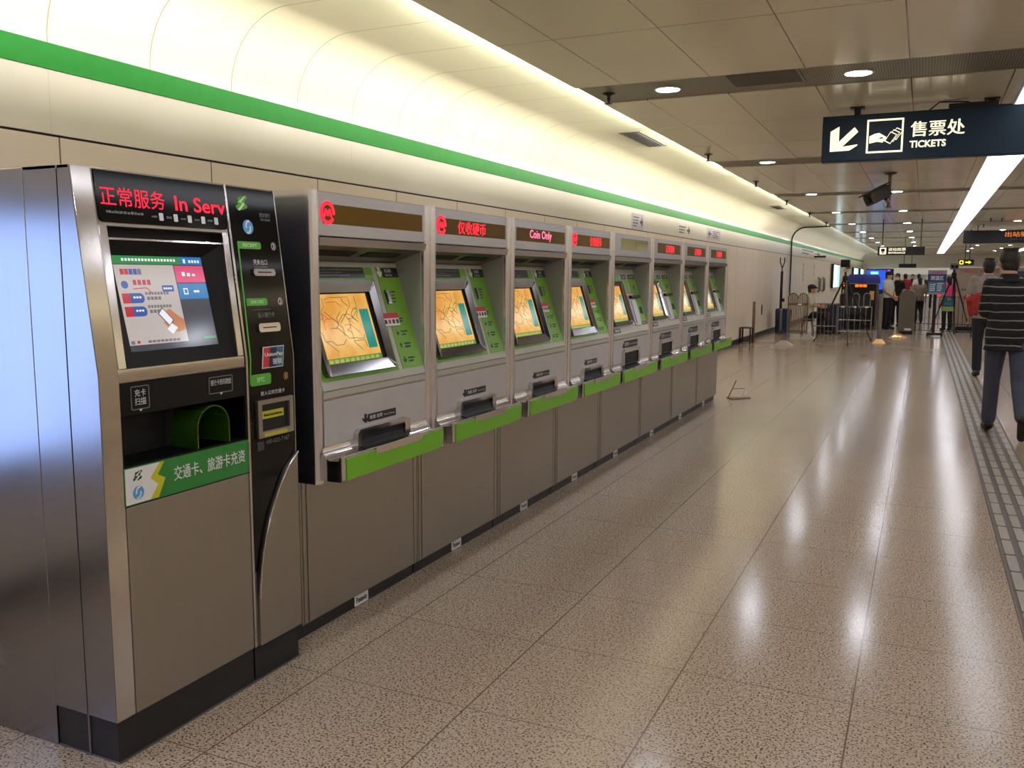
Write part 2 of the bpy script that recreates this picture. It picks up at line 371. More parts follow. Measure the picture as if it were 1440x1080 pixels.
# tactile paving: four rows of raised bars
mat('tactile_base', (84, 74, 66), .5); q = MB(); q.box(.466, .80, YA, 30, 0, .0015, 'tactile_base')
mat('tactile', (150, 138, 124), .4, var=.2, vs=3)
y = YA+.05
while y < 29.9:
    for k in range(4): q.plate(Fr((0, 0, 0), (1, 0, 0), (0, 1, 0)), rr(.482+.083*k, .482+.083*k+.048, y, y+.285, .012, n=2), .0015, .006, 'tactile')
    y += .305
struct(q, 'trim_5')

# ------------------------------------------------------------------ lamps, vents, sprinklers
ORD = ['first', 'second', 'third', 'fourth', 'fifth', 'sixth', 'seventh', 'eighth', 'ninth', 'tenth', 'eleventh', 'twelfth', 'thirteenth', 'fourteenth']
mb = MB().lathe([(.104, 0), (.104, -.006), (.089, -.010), (.085, -.004), (.085, 0)], (0, 0, 0), 'lamp_trim', 28); TRIM = mb.mesh('trim')
LENS = MB().lathe([(.086, 0), (.086, -.006), (.056, -.009), (.001, -.010)], (0, 0, 0), 'lamp_white', 28).mesh('lens')
COLN = {-1.845: 'beside the wall cove', -.495: 'left of the long strip light', 2.03: 'right of the long strip light', 3.3: 'far right of the hall'}
for cx, where in COLN.items():
    for k in range(-2, 11):
        y = 6.735+4.7*k
        pos = '%s band ahead' % ORD[k] if k >= 0 else ('nearly above the camera' if k == -1 else 'behind the camera')
        r_ = root('downlight', (cx, y, 2.908), 0, 'round white ceiling downlight, %s, row %s' % (pos, where), 'downlight', 'round ceiling downlights')
        for nm, me in (('trim_ring', TRIM), ('lens', LENS)):
            o = bpy.data.objects.new(nm, me); COL.objects.link(o); o.parent = r_
def strip(x0, x1, y0, y1, label):
    r_ = root('strip_light', ((x0+x1)/2, (y0+y1)/2, 2.9), 0, label, 'strip light', 'ceiling strip lights'); h, l = (x1-x0)/2, (y1-y0)/2
    MB().rect(Fr((0, 0, 0), (1, 0, 0), (0, -1, 0)), -h, h, -l, l, 0, .008, 'lamp_trim').build('housing', r_)
    MB().rect(Fr((0, 0, 0), (1, 0, 0), (0, -1, 0)), -h+.012, h-.012, -l+.012, l-.012, .008, .014, 'strip_white', .01).build('diffuser', r_)
for k in range(-3, 11):
    y0 = 6.76+4.7*k; y1 = y0+4.60
    near = {-3: 'farthest back behind the camera', -2: 'behind the camera', -1: 'overhead beside the camera'}.get(k, 'the %s past the ticket sign' % ORD[k-1] if k > 0 else 'passing above the ticket sign')
    strip(.575, .975, y0, y1, 'long white ceiling strip light section, %s' % near)
    if k > 0: strip(4.2, 4.6, y0, y1, 'white strip light of the far right ceiling line, %s section ahead' % ORD[k])
    elif k < 0 or k == 0: strip(4.2, 4.6, y0, y1, 'white strip light of the far right ceiling line, %s' % ('level with the ticket sign' if k == 0 else near))
mb = MB(); mb.lathe([(.05, 0), (.05, -.006), (.03, -.012), (.018, -.02)], (0, 0, 0), 'black_metal', 18)
SP1 = mb.mesh('escutcheon')
mb = MB(); mb.lathe([(.014, -.018), (.014, -.05), (.009, -.055), (.009, -.075)], (0, 0, 0), 'black_metal', 12); mb.lathe([(.026, -.075), (.026, -.080), (.004, -.084)], (0, 0, 0), 'black_metal', 16)
SP2 = mb.mesh('sprinkler_head')
for i, (x, y) in enumerate(((-2.31, 6.72), (-2.35, 10.4), (-2.35, 13.6), (-2.40, 17.2), (-2.41, 20.9), (-2.41, 24.6), (1.36, 24.2), (1.36, 27.0), (1.6, 24.27))):
    l = 'dark sprinkler head on the ceiling edge by the cove, %s from the camera' % ORD[i] if i < 6 else ['dark sprinkler head right of the strip light, left of a close pair', 'dark sprinkler head just above the amber hanging sign', 'dark sprinkler head right of the strip light, right of a close pair'][i-6]
    r_ = root('sprinkler', (x, y, 2.902 if (i in (1, 2, 3, 4, 5)) else 2.908), 0, l, 'sprinkler', 'ceiling sprinklers')
    for nm, me in (('escutcheon', SP1), ('sprinkler_head', SP2)):
        o = bpy.data.objects.new(nm, me); COL.objects.link(o); o.parent = r_
def vent(x0, x1, y0, y1, z, n, label, along='y'):
    r_ = root('ceiling_vent', ((x0+x1)/2, (y0+y1)/2, z), 0, label, 'vent'); h, l = (x1-x0)/2, (y1-y0)/2
    D = Fr((0, 0, 0), (1, 0, 0), (0, -1, 0))
    MB().rect(D, -h, h, -l, l, -.001, .002, 'black_matt').build('backing', r_)
    MB().ring(D, rr(-h, h, -l, l), rr(-h+.02, h-.02, -l+.02, l-.02), -.001, .005, 'grille_slat').build('frame', r_)
    for k in range(n):
        t = (k+.5)/n
        if along == 'y': a = -h+.02+(2*h-.04)*t; mb = MB().plate(Fr((a, 0, -.003), (0, 1, 0), (.6, 0, -1)), [(-l+.02, 0), (l-.02, 0), (l-.02, .009), (-l+.02, .009)], 0, .003, 'grille_slat')
        else: a = -l+.02+(2*l-.04)*t; mb = MB().plate(Fr((0, a, -.003), (1, 0, 0), (0, .6, -1)), [(-h+.02, 0), (h-.02, 0), (h-.02, .009), (-h+.02, .009)], 0, .003, 'grille_slat')
        mb.build('slat', r_)
vent(-1.375, -.86, 6.425, 6.87, 2.908, 11, 'dark louvred vent in the nearest ceiling band between two downlights', 'x')
vent(-2.975, -2.745, 8.98, 10.06, 2.975, 6, 'long louvred air vent in the lit soffit, nearer one')
vent(-3.05, -2.83, 19.4, 20.4, 2.975, 6, 'long pale air vent in the lit soffit, farther one')

# ------------------------------------------------------------------ ticket machines
def sl(z): return (z-1.04)*1.0497
SLANT = Fr((0, -.079, 1.04), (1, 0, 0), (0, .319, 1))
UP = Fr((0, 0, 0), (1, 0, 0), (0, 1, 0))
def strokes(mb, fr, x0, x1, z0, z1, off, m, n=2, rnd=None):
    """small print: broken strokes in rows"""
    rnd = rnd or random
    h = (z1-z0)/n
    for k in range(n):
        x = x0; zc = z1-h*(k+.5); top = h*.30
        end = x1 if k == 0 else x0+(x1-x0)*(.55+.4*rnd.random())
        while x < end:
            w_ = h*(.35+.5*rnd.random()); mb.rect(fr, x, min(end, x+w_), zc-top, zc+top*(.3+.7*rnd.random()), 0, off, m); x += w_*1.25
def arrow_down(mb, fr, x, z, w, h, off, m):
    mb.plate(fr, [(x-w*.15, z+h), (x+w*.15, z+h), (x+w*.15, z+h*.45), (x+w*.5, z+h*.62), (x+w*.5, z+h*.38), (x, z), (x-w*.5, z+h*.38), (x-w*.5, z+h*.62), (x-w*.15, z+h*.45)], 0, off, m)
def line2(mb, fr, pts, w, off, m):
    for (a, b), (c, d) in zip(pts, pts[1:]):
        L = math.hypot(c-a, d-b)
        if L < 1e-6: continue
        nx, ny = -(d-b)/L*w/2, (c-a)/L*w/2
        mb.plate(fr, [(a+nx, b+ny), (c+nx, d+ny), (c-nx, d-ny), (a-nx, b-ny)], 0, off, m)

def metro_logo(mb, fr, x, z, r, off, m):
    n = 22
    out = [(x+r*math.cos(t), z+r*math.sin(t)) for t in [math.radians(-8+338*k/n) for k in range(n+1)]]
    inn = [(x+r*.68*math.cos(t), z+r*.68*math.sin(t)) for t in [math.radians(-8+338*k/n) for k in range(n+1)]]
    for k in range(n): mb.plate(fr, [out[k], out[k+1], inn[k+1], inn[k]], 0, off, m)
    line2(mb, fr, [(x-r*.5, z-r*.35), (x-r*.28, z+r*.3), (x, z-r*.25), (x+r*.28, z+r*.3), (x+r*.5, z-r*.35)], r*.24, off, m)

def make_machine(kind, W, c0, c1, label):
    """local x runs along the row, y into the wall; c0..c1 is the opening between the posts"""
    rnd = random.Random(5 if kind == 'A' else 9)
    r_ = root('ticket_machine', (0, 0, 0), math.pi/2, label, 'ticket machine', 'row of ticket machines')
    x0, x1 = c0-.0525, c1+.0523
    # plinth with a maker's badge
    p = MB().box(.019, W+.007, .03, .95, 0, .066, 'plinth_black').build('plinth', r_)
    F3 = front(.03); a = .412 if kind == 'A' else .46
    b = MB().rect(F3, a, a+.105, .004, .052, 0, .004, 'label_white', .005); b.text(F3, 'Potevio', a+.010, a+.094, .015, .043, .005, 'label_black', .03); b.build('badge', p)
    # lower cabinet
    MB().box(.0145, W+.011, .004, 1.0, .066, .668, 'steel').build('lower_cabinet', r_, .002)
    MB().rect(front(.004), .056, W-.028, .072, .664, 0, .004, 'steel').build('service_door', r_, .0015)
    for xx in (.027, W-.021): MB().rect(front(.004), xx, xx+.02, .072, .664, 0, .003, 'steel').build('edge_strip', r_)
    # upper cabinet
    pr = [(-.080, .668), (-.080, 1.035), (.083, 1.5485), (.086, 1.556), (-.070, 1.612), (-.075, 1.823), (1.0, 1.823), (1.0, .668)]
    MB().plate(Fr((0, 0, 0), (0, 1, 0), (0, 0, 1)), pr, c0-.01, c1+.01, 'steel_dark').build('upper_cabinet', r_)
    for s0, s1, mirr in ((x0, c0, 0), (c1, x1, 1)):
        o = MB().plate(UP, rr(s0+.0006, s1-.0006, -.092, .30, .020, (1, 1, 0, 0), 6), .668, 1.823, 'post_steel', True).build('post', r_)
        xl = s1-.001 if not mirr else s0-.003
        MB().plate(Fr((0, 0, 0), (0, 1, 0), (0, 0, 1)), [(-.062, 1.05), (.088, 1.556), (-.062, 1.606)], xl, xl+.004, 'lining').build('side_lining', r_)
    F0 = front(-.075)
    hp = MB().rect(F0, c0, c1, 1.652, 1.820, -.004, .006, 'steel_worn').build('header_panel', r_)
    lw0, lw1 = (c0+.03, c1-.018) if kind == 'A' else (c0+.12, c1-.06)
    lwz = (1.699, 1.776) if kind == 'A' else (1.70, 1.79)
    wn = MB().rect(F0, lw0, lw1, lwz[0], lwz[1], .006, .0075, 'led_window'); wn = wn.build('led_window', hp)
    MB().plate(Fr((0, 0, 0), (0, 1, 0), (0, 0, 1)), [(-.075, 1.650), (-.094, 1.644), (-.085, 1.613), (-.066, 1.611)], c0, c1, 'chrome').build('brow', r_)
    SO = Fr((0, -.07, 1.612), (1, 0, 0), (0, .156, -.056))
    g = MB()
    for a0, a1 in ((.06, .42), (.52, .86)): g.rect(SO, c0+(c1-c0)*a0, c0+(c1-c0)*a1, .045, .095, -.004, -.0005, 'black_matt')
    g.build('soffit_grille', r_)
    # sloping control panel
    cp = MB().rect(SLANT, c0+.004, c1-.004, sl(1.034), sl(1.552), .0, .006, 'white_slope', .006).build('control_panel', r_, .001)
    t = .0065
    if kind == 'A':
        MB().rect(SLANT, c0+.006, .643, sl(1.066), sl(1.530), t, t+.0015, 'machine_green', .03, (1, 0, 0, 0)).build('screen_surround', cp)
        MB().rect(SLANT, .676, c1-.010, sl(1.067), sl(1.530), t, t+.0015, 'machine_green').build('coin_panel', cp)
        b = MB().rect(SLANT, c0+.006, .574, sl(1.482), sl(1.528), t+.0015, t+.003, 'label_black'); strokes(b, SLANT, .2, .56, sl(1.488), sl(1.524), t+.0035, 'print_grey', 3, rnd); b.build('notice_label', cp)
        b = MB().rect(SLANT, .72, c1-.012, sl(1.484), sl(1.529), t+.0015, t+.003, 'label_black'); b.text(SLANT, '投入硬币', .745, .80, sl(1.506), sl(1.523), t+.0035, 'print_white', .02); b.text(SLANT, 'Insert Coin', .745, .80, sl(1.490), sl(1.500), t+.0035, 'print_white', .01)
        arrow_down(b, SLANT, .698, sl(1.484), .04, .05, t+.004, 'label_white'); b.build('coin_label', cp)
        bz = (.092, .597, 1.082, 1.466); sc = (.13, .557, 1.127, 1.418)
    else:
        MB().rect(SLANT, c0+.006, .60, sl(1.105), sl(1.50), t, t+.0015, 'machine_green', .02, (1, 0, 0, 0)).build('screen_surround', cp)
        MB().rect(SLANT, .628, .785, sl(1.36), sl(1.475), t, t+.0015, 'machine_green').build('note_panel', cp)
        MB().rect(SLANT, .822, c1-.010, sl(1.10), sl(1.475), t, t+.0015, 'machine_green').build('coin_panel', cp)
        for a0, a1, z0, z1, txt in ((.648, .770, 1.469, 1.503, '投入纸币'), (.837, 1.016, 1.469, 1.503, '投入硬币'), (.871, 1.015, 1.084, 1.112, '找零'), (c0+.03, c0+.19, 1.05, 1.086, '取消')):
            b = MB().rect(SLANT, a0, a1, sl(z0), sl(z1), t+.0015, t+.003, 'label_black', .006); b.text(SLANT, txt, a0+.03, a1-.03, sl(z0)+.009, sl(z1)-.009, t+.0035, 'print_white', .02); b.build('small_label', cp)
        MB().rect(SLANT, .676, .84, sl(1.085), sl(1.30), t, t+.012, 'white_panel', .01).build('note_slot_plate', cp, .003)
        MB().rect(SLANT, .70, .715, sl(1.10), sl(1.29), t+.012, t+.0135, 'black_matt').build('note_groove', cp)
        MB().rect(SLANT, .718, .972, sl(1.306), sl(1.328), t+.0015, t+.022, 'black_plastic', .004).build('shade_bar', cp, .003)
        MB().rect(SLANT, .908, .98, sl(1.175), sl(1.232), t+.0015, t+.004, 'black_matt', .004).build('return_cup', cp)
        bz = (.11, .585, 1.10, 1.445); sc = (.145, .553, 1.13, 1.415)
    out = rr(bz[0], bz[1], sl(bz[2]), sl(bz[3]), .022); inn = rr(sc[0], sc[1], sl(sc[2]), sl(sc[3]), .004)
    MB().ring(SLANT, out, inn, t, t+.026, 'bezel_steel', t+.015).build('screen_bezel', cp)
    sx = (sc[0]+.004, sc[1]-.022, sl(sc[2])+.004, sl(sc[3])-.004)
    MB().rect(SLANT, sc[0], sc[1], sl(sc[2]), sl(sc[3]), t, t+.002, 'black_matt').build('screen_gasket', cp)
    S = MB().rect(SLANT, *sx, t+.002, t+.004, 'screen_map'); o1, o2 = t+.004, t+.0048
    def q2(m, a0, a1, b0, b1): S.plate(SLANT, [(sx[0]+(sx[1]-sx[0])*a, sx[2]+(sx[3]-sx[2])*b) for a, b in ((a0, b0), (a1, b0), (a1, b1), (a0, b1))], o1, o2, m)
    q2('screen_teal', .80, .965, .17, .76); q2('screen_olive', 0, 1, .0, .075)
    for k in range(10): q2('screen_key', .04+.092*k, .11+.092*k, .010, .060)
    for k in range(26):
        a, b = .03+.72*rnd.random(), .16+.76*rnd.random(); pts = [(a, b)]; th = rnd.choice((0, .785, 1.57, 2.36))
        for j in range(rnd.randint(2, 4)):
            L = .05+.13*rnd.random(); a = min(.77, max(.02, a+L*math.cos(th))); b = min(.95, max(.12, b+L*math.sin(th))); pts.append((a, b)); th += rnd.choice((-.785, 0, .785))
        S2 = [(sx[0]+(sx[1]-sx[0])*a, sx[2]+(sx[3]-sx[2])*b) for a, b in pts]
        for (ax, ay), (bx, by) in zip(S2, S2[1:]):
            L = math.hypot(bx-ax, by-ay)
            if L < .004: continue
            nx, ny = -(by-ay)/L*.0013, (bx-ax)/L*.0013
            S.plate(SLANT, [(ax+nx, ay+ny), (bx+nx, by+ny), (bx-nx, by-ny), (ax-nx, ay-ny)], o1, o2, ('map_line', 'map_line_red', 'map_line_blue')[k % 3])
    S.build('screen', cp)
    if kind == 'A':
        b = MB().rect(SLANT, .690, .735, sl(1.362), sl(1.424), t+.0015, t+.007, 'chrome', .004); b.rect(SLANT, .703, .709, sl(1.372), sl(1.414), t+.007, t+.008, 'black_matt'); b.rect(SLANT, .690, .695, sl(1.362), sl(1.424), t+.007, t+.012, 'black_plastic')
        b.build('coin_slot', cp)
        b = MB()
        strokes(b, SLANT, .742, .785, sl(1.365), sl(1.425), t+.002, 'print_dark', 4, rnd); b.build('coin_hint', cp); b = MB()
        for i, z in enumerate((1.228, 1.172, 1.106)):
            d = i
            if d == 0: b.plate(SLANT, [(.702, sl(z)), (.716, sl(z+.012)), (.716, sl(z+.004)), (.726, sl(z+.004)), (.726, sl(z-.004)), (.716, sl(z-.004)), (.716, sl(z-.012))], t+.0015, t+.0022, 'print_dark')
            elif d == 1: b.plate(SLANT, [(.714, sl(z+.014)), (.702, sl(z)), (.710, sl(z)), (.710, sl(z-.012)), (.718, sl(z-.012)), (.718, sl(z)), (.726, sl(z))], t+.0015, t+.0022, 'print_dark')
            else: arrow_down(b, SLANT, .714, sl(z-.013), .026, .028, t+.0025, 'print_dark')
            strokes(b, SLANT, .745, .80, sl(z-.014), sl(z+.014), t+.0024, 'print_dark', 2, rnd); b.build('instruction', cp); b = MB()
        strokes(b, SLANT, .748, .79, sl(1.275), sl(1.30), t+.0024, 'print_dark', 2, rnd)
        b.build('instruction', cp)
        sk = (.606, .742, 1.262, 1.320)
    else: 
        b = MB().rect(SLANT, .904, .922, sl(1.375), sl(1.416), t+.0015, t+.007, 'chrome', .003); b.rect(SLANT, .911, .915, sl(1.38), sl(1.411), t+.007, t+.008, 'black_matt'); b.build('coin_slot', cp)
        sk = (.65, .806, 1.333, 1.356)
    b = MB().rect(SLANT, sk[0], sk[1], sl(sk[2]), sl(sk[3]), t+.0015, t+.010, 'label_white'); h = sk[3]-sk[2]
    b.rect(SLANT, sk[0], sk[1], sl(sk[3]-h*.42), sl(sk[3]), t+.010, t+.0108, 'print_red')
    for k, m_ in enumerate(('label_black', 'print_red', 'navy_panel', 'navy_panel')):
        a = sk[0]+.014+.032*k; b.rect(SLANT, a, a+.020, sl(sk[2]+h*.16), sl(sk[2]+h*.48), t+.010, t+.0108, m_, .003)
    b.build('payment_sticker', cp)
    # lower front
    F1 = front(-.080)
    MB().rect(F1, c0+.004, c1-.004, 1.005, 1.030, 0, .005, 'white_slope').build('trim_strip', r_)
    MB().rect(F1, c0+.006, c1-.006, .81, .995, 0, .005, 'white_panel', .004).build('front_panel', r_, .001)
    t0_, t1_ = (.05, .862) if kind == 'A' else (.016, .985)
    trp = [(-.076, .678), (-.174, .678), (-.18, .684), (-.18, .778), (-.172, .780), (-.167, .764), (-.125, .760), (-.104, .770), (-.092, .790), (-.088, .812), (-.076, .812)]
    mo = (.265, .680, .768, .852) if kind == 'A' else (.285, .702, .790, .914)
    low = trp[:6] + [(-.125, .760), (-.100, .762), (-.076, .762)]; YZF = Fr((0, 0, 0), (0, 1, 0), (0, 0, 1))
    tr = MB().plate(YZF, trp, t0_, mo[0]+.03, 'chrome', True).plate(YZF, low, mo[0]+.03, mo[1]-.03, 'chrome', True).plate(YZF, trp, mo[1]-.03, t1_, 'chrome', True).build('ticket_tray', r_)
    MB().rect(front(-.18), t0_+.032, t1_-.002, .682, .770, 0, .004, 'tray_green', .045, (0, 1, 0, 0)).build('tray_front', tr)
    FM = front(-.085)
    m_ = MB().ring(FM, rr(mo[0], mo[1], mo[2], mo[3], .026, (0, 0, 1, 1)), rr(mo[0]+.032, mo[1]-.032, mo[2], mo[3]-.024, .012, (0, 0, 1, 1)), 0, .026, 'chrome', .02).build('ticket_mouth', r_)
    g = MB().rect(FM, mo[0]+.01, mo[1]-.01, mo[2], mo[3]-.01, -.001, .004, 'black_matt')
    sc_ = [(-.088, .80), (-.096, .786), (-.108, .774), (-.126, .766), (-.166, .770), (-.179, .784), (-.179, .781), (-.166, .768), (-.126, .763), (-.106, .770), (-.093, .784), (-.084, .80)]
    g.plate(Fr((0, 0, 0), (0, 1, 0), (0, 0, 1)), sc_, mo[0]+.034, mo[1]-.034, 'black_matt'); g.build('ticket_chute', m_)
    MB().rect(front(-.184), mo[0]+.02, mo[1]-.02, .752, .784, 0, .004, 'chrome', .006, (1, 1, 0, 0)).build('tray_lip', tr)
    la = (.375, .595, .868, .902) if kind == 'A' else (.335, .694, .924, .980)
    FL = front(-.085); b = MB().rect(FL, la[0], la[1], la[2], la[3], 0, .0025, 'label_black')
    zz = la[3]-la[2]; b.text(FL, '取票 找零', la[0]+.012, la[0]+.11, la[2]+zz*.28, la[3]-zz*.22, .003, 'print_white', .02)
    b.text(FL, 'Ticket & Change', la[0]+.12, la[1]-.012, la[2]+zz*.30, la[2]+zz*.58, .003, 'print_white', .0)
    arrow_down(b, FL, la[0]-.018, la[2]-.002, .044, .040, .003, 'label_black'); b.build('outlet_label', r_)
    return r_, wn
XM = -2.229
YS = [2.753, 3.660, 4.566, 5.473, 6.379, 7.456, 8.533, 9.609, 10.686]
LBL = ['ticket machine next to the black kiosk, metro logo alone on its red display', 'second ticket machine from the kiosk, round logo beside four red characters', 'third ticket machine from the kiosk, pink display reading Coin Only', 'fourth ticket machine from the kiosk, last of those with wide green panels',
       'fifth ticket machine from the kiosk, display window yellow and unlit', 'sixth ticket machine from the kiosk, small red display, fourth from the far end', 'seventh ticket machine from the kiosk, the last but one in the row', 'last ticket machine of the row, nearest the bare wall and barriers']
LBL[5] = 'sixth ticket machine from the kiosk, third from the far end, small red display'
def led(i, hp, kind):
    F0 = front(-.075); o = .0085; c = {0: None, 1: ('仅收硬币', .29, .60), 2: ('Coin Only', .28, .62), 3: ('仅收硬币', .42, .66), 5: ('正常服务', .45, .75), 6: ('正常服务', .48, .78), 7: ('正常服务', .45, .75)}.get(i)
    b = MB()
    if i in (0, 1, 3): g = MB(); metro_logo(g, F0, .125, 1.741, .046, o, 'led_red'); g.build('led_logo', hp)
    if c: b.text(F0, c[0], c[1], c[2], 1.706 if kind == 'A' else 1.712, 1.770 if kind == 'A' else 1.778, o, 'led_pink' if i == 2 else 'led_red', .015)
    if b.v: b.build('led_text', hp)
    if i == 4: [x for x in hp.children if x.name.startswith('led_window')][0].data = MB().rect(F0, .23, .95, 1.70, 1.79, .006, .0075, 'led_window_yellow').mesh('led_window')
protoA, _ = make_machine('A', .907, .078-.0127, .880-.0127, LBL[0])
protoB, _ = make_machine('B', 1.077, .0653, 1.0373, LBL[4])
machines = [protoA] + [copy_tree(protoA) for _ in range(3)] + [protoB] + [copy_tree(protoB) for _ in range(3)]
for i, o in enumerate(machines):
    o.location = (XM, YS[i], 0); o['label'] = LBL[i]
    hp = [x for x in o.children if x.name.startswith('header_panel')][0]
    led(i, hp, 'A' if i < 4 else 'B')
# ------------------------------------------------------------------ card recharge kiosk
KX, KY = -2.155, 1.786
kio = root('recharge_kiosk', (KX, KY, 0), math.pi/2, 'steel and black transit card recharge kiosk, nearest machine at the left edge', 'kiosk')
def ky(z): return .124*(z-1.2) if z > 1.2 else 0.0
LEAN = Fr((0, 0, 1.2), (1, 0, 0), (0, .124, 1))
def sk(z): return (z-1.2)*1.00766
YZ = Fr((0, 0, 0), (0, 1, 0), (0, 0, 1))
def kprism(u0, u1, z0, z1, d, m, y_in=0.0):
    """slab following the kiosk's folded front, d deep"""
    zs = [z0] + ([1.2] if z0 < 1.2 < z1 else []) + [z1]
    return MB().plate(YZ, [(ky(z)+y_in, z) for z in zs] + [(ky(z)+d, z) for z in zs[::-1]], u0, u1, m)
# body: rear cabinet, front side skin
MB().box(.0, .87, .275, 1.0, 0, 1.81, 'steel_side').build('rear_cabinet', kio, .003)
MB().box(.008, .862, .16, .276, .136, 1.79, 'black_matt').build('inner_cabinet', kio)
MB().plate(YZ, [(.0042, .136), (.0042, 1.2), (ky(1.81)+.0042, 1.81), (.128, 1.81), (.128, .136)], .0, .012, 'steel_side').build('side_panel', kio, .001)
MB().plate(YZ, [(.132, .136), (.132, 1.81), (.274, 1.81), (.274, .136)], .0, .012, 'steel_side').build('side_panel', kio, .001)
MB().plate(YZ, [(.004, .136), (.004, 1.2), (ky(1.81)+.004, 1.81), (.274, 1.81), (.274, .136)], .858, .87, 'steel_side').build('side_panel', kio, .001)
MB().box(.0, .87, .08, .276, 1.80, 1.811, 'steel').build('top_plate', kio, .001)
MB().box(.006, .612, .010, .272, 0, .134, 'plinth_black').box(.62, .868, .010, .272, 0, .134, 'plinth_black').box(.004, .87, .002, .272, 0, .006, 'barrier_steel').box(.002, .008, .126, .134, .0, .134, 'barrier_steel').build('plinth', kio)
kprism(.0, .070, .136, 1.81, .0035, 'chrome').build('corner_post', kio, .002)
kprism(.0725, .608, .136, .792, .16, 'steel').build('service_door', kio, .0015)
# screen head
kprism(.070, .102, 1.215, 1.645, .09, 'chrome').build('bezel_side', kio, .002)
kprism(.577, .606, 1.215, 1.645, .09, 'chrome').build('bezel_side', kio, .002)
kprism(.070, .606, 1.174, 1.215, .09, 'chrome').build('bezel_sill', kio, .002)
kprism(.070, .606, 1.640, 1.81, .16, 'steel').build('led_head', kio, .002)
d = MB().rect(LEAN, .073, .604, sk(1.651), sk(1.804), 0, .006, 'black_glass', .018, (1, 1, 0, 0)).build('led_display', kio, .001)
b = MB(); b.text(LEAN, '正常服务', .085, .330, sk(1.700), sk(1.757), .0068, 'led_red', .0); b.text(LEAN, 'In Serv', .372, .598, sk(1.702), sk(1.750), .0068, 'led_red', .012); b.build('led_text', d)
b = MB(); rnd = random.Random(3)
strokes(b, LEAN, .10, .24, sk(1.675), sk(1.690), .0068, 'print_grey', 1, rnd); b.build('step_print', d); b = MB()
for k in range(5):
    x = .30+.06*k; b.rect(LEAN, x, x+.017, sk(1.666), sk(1.690), .006, .0068, 'print_white', .003); strokes(b, LEAN, x-.03, x-.008, sk(1.672), sk(1.684), .0068, 'print_grey', 1, rnd)
b.build('step_icons', d)
MB().rect(LEAN, .10, .578, sk(1.214), sk(1.646), -.11, -.055, 'black_matt').build('screen_well', kio)
out = rr(.102, .577, sk(1.216), sk(1.602)); inn = rr(.141, .511, .064, .364)
n_ = len(out); vs = [LEAN.P(*p, -.012) for p in out] + [LEAN.P(a, c, -.016 if c < .2 else -.048) for a, c in inn] + [LEAN.P(a, c, -.06) for a, c in inn] + [LEAN.P(*p, -.06) for p in out]
MB().add(vs, [(i+k*n_, (i+1) % n_+k*n_, (i+1) % n_+((k+1) % 4)*n_, i+((k+1) % 4)*n_) for k in range(4) for i in range(n_)], 'black_plastic').build('screen_bezel', kio)
MB().rect(LEAN, .102, .577, sk(1.602), sk(1.608), -.06, -.008, 'chrome').build('bezel_trim', kio)
# the lit screen
p0_, p1_ = LEAN.P(0, .064, -.018), LEAN.P(0, .364, -.050); SCR = Fr(p0_, (1, 0, 0), p1_-p0_)
SX = (.141, .511, 0, (p1_-p0_).length); S = MB().rect(SCR, *SX, -.010, 0, 'screen_dark')
def sp(a, b): return (SX[0]+(SX[1]-SX[0])*a, SX[2]+(SX[3]-SX[2])*b)
def sq(m, a0, a1, b0, b1, lay=1, r=0, cor=(1, 1, 1, 1)):
    (x0, z0), (x1, z1) = sp(a0, b0), sp(a1, b1); S.rect(SCR, x0, x1, z0, z1, 0, .0006*lay, m, r, cor)
sq('screen_green', 0, .74, .915, 1); sq('screen_blue', .74, 1, .915, 1)
sq('screen_grey', 0, .645, .065, .905); sq('screen_pink', .655, 1, .715, .90); sq('screen_blue', .655, 1, .53, .70)
sq('screen_green', .83, .98, .075, .105, 1, .002); sq('screen_text', .02, .06, .075, .11, 2); sq('screen_red', .085, .115, .08, .11, 2, .003)
for k in range(17): sq('screen_white', .10+.035*k, .122+.035*k, .945, .972, 2)
for k in range(4): sq('screen_white', .84+.035*k, .862+.035*k, .935, .965, 2)
sq('screen_white', .775, .80, .93, .975, 2)
for k in range(5): sq(('screen_red', 'screen_red', 'screen_navy', 'screen_navy', 'screen_text')[k], .06+.045*k, .098+.045*k, .80, .86, 2)
sq('screen_navy', .045, .115, .655, .735, 2, .012)
line2(S, SCR, [sp(.16, .65), sp(.30, .66), sp(.33, .63), sp(.34, .60)], .003, .0012, 'screen_red')
for k in range(4): sq('screen_red', .17+.05*k, .205+.05*k, .69, .745, 2)
for b0_ in (.50, .36):
    sq('screen_red', .03, .12, b0_, b0_+.105, 2); sq('screen_navy', .11, .255, b0_, b0_+.105, 3, .015, (0, 1, 1, 0))
    for k in range(3): sq('screen_white', .14+.03*k, .16+.03*k, b0_+.05, b0_+.07, 4)
    for k in range(8): sq('screen_text', .275+.033*k, .298+.033*k, b0_+.085, b0_+.115, 2)
    for k in range(4): sq('screen_text', .285+.04*k, .315+.04*k, b0_+.03, b0_+.065, 2)
sq('screen_navy', .47, .60, .615, .685, 2, .004); [sq('screen_white', .485+.025*k, .502+.025*k, .64, .66, 3) for k in range(4)]
for k in range(8): sq('screen_text', .20+.045*k, .235+.045*k, .08, .105, 2)
S.plate(SCR, [sp(*p) for p in ((.645, .20), (.645, .30), (.56, .37), (.50, .43), (.46, .41), (.50, .34), (.44, .33), (.41, .28), (.47, .20), (.55, .17))], 0, .0012, 'screen_skin')
S.plate(SCR, [sp(*p) for p in ((.36, .38), (.42, .45), (.53, .30), (.47, .23))], .0012, .0020, 'screen_text'); S.plate(SCR, [sp(*p) for p in ((.375, .38), (.42, .43), (.51, .305), (.465, .255))], .0020, .0026, 'screen_white')
S.plate(SCR, [sp(*p) for p in ((.43, .21), (.49, .27), (.55, .22), (.48, .155))], .0020, .0026, 'screen_white')
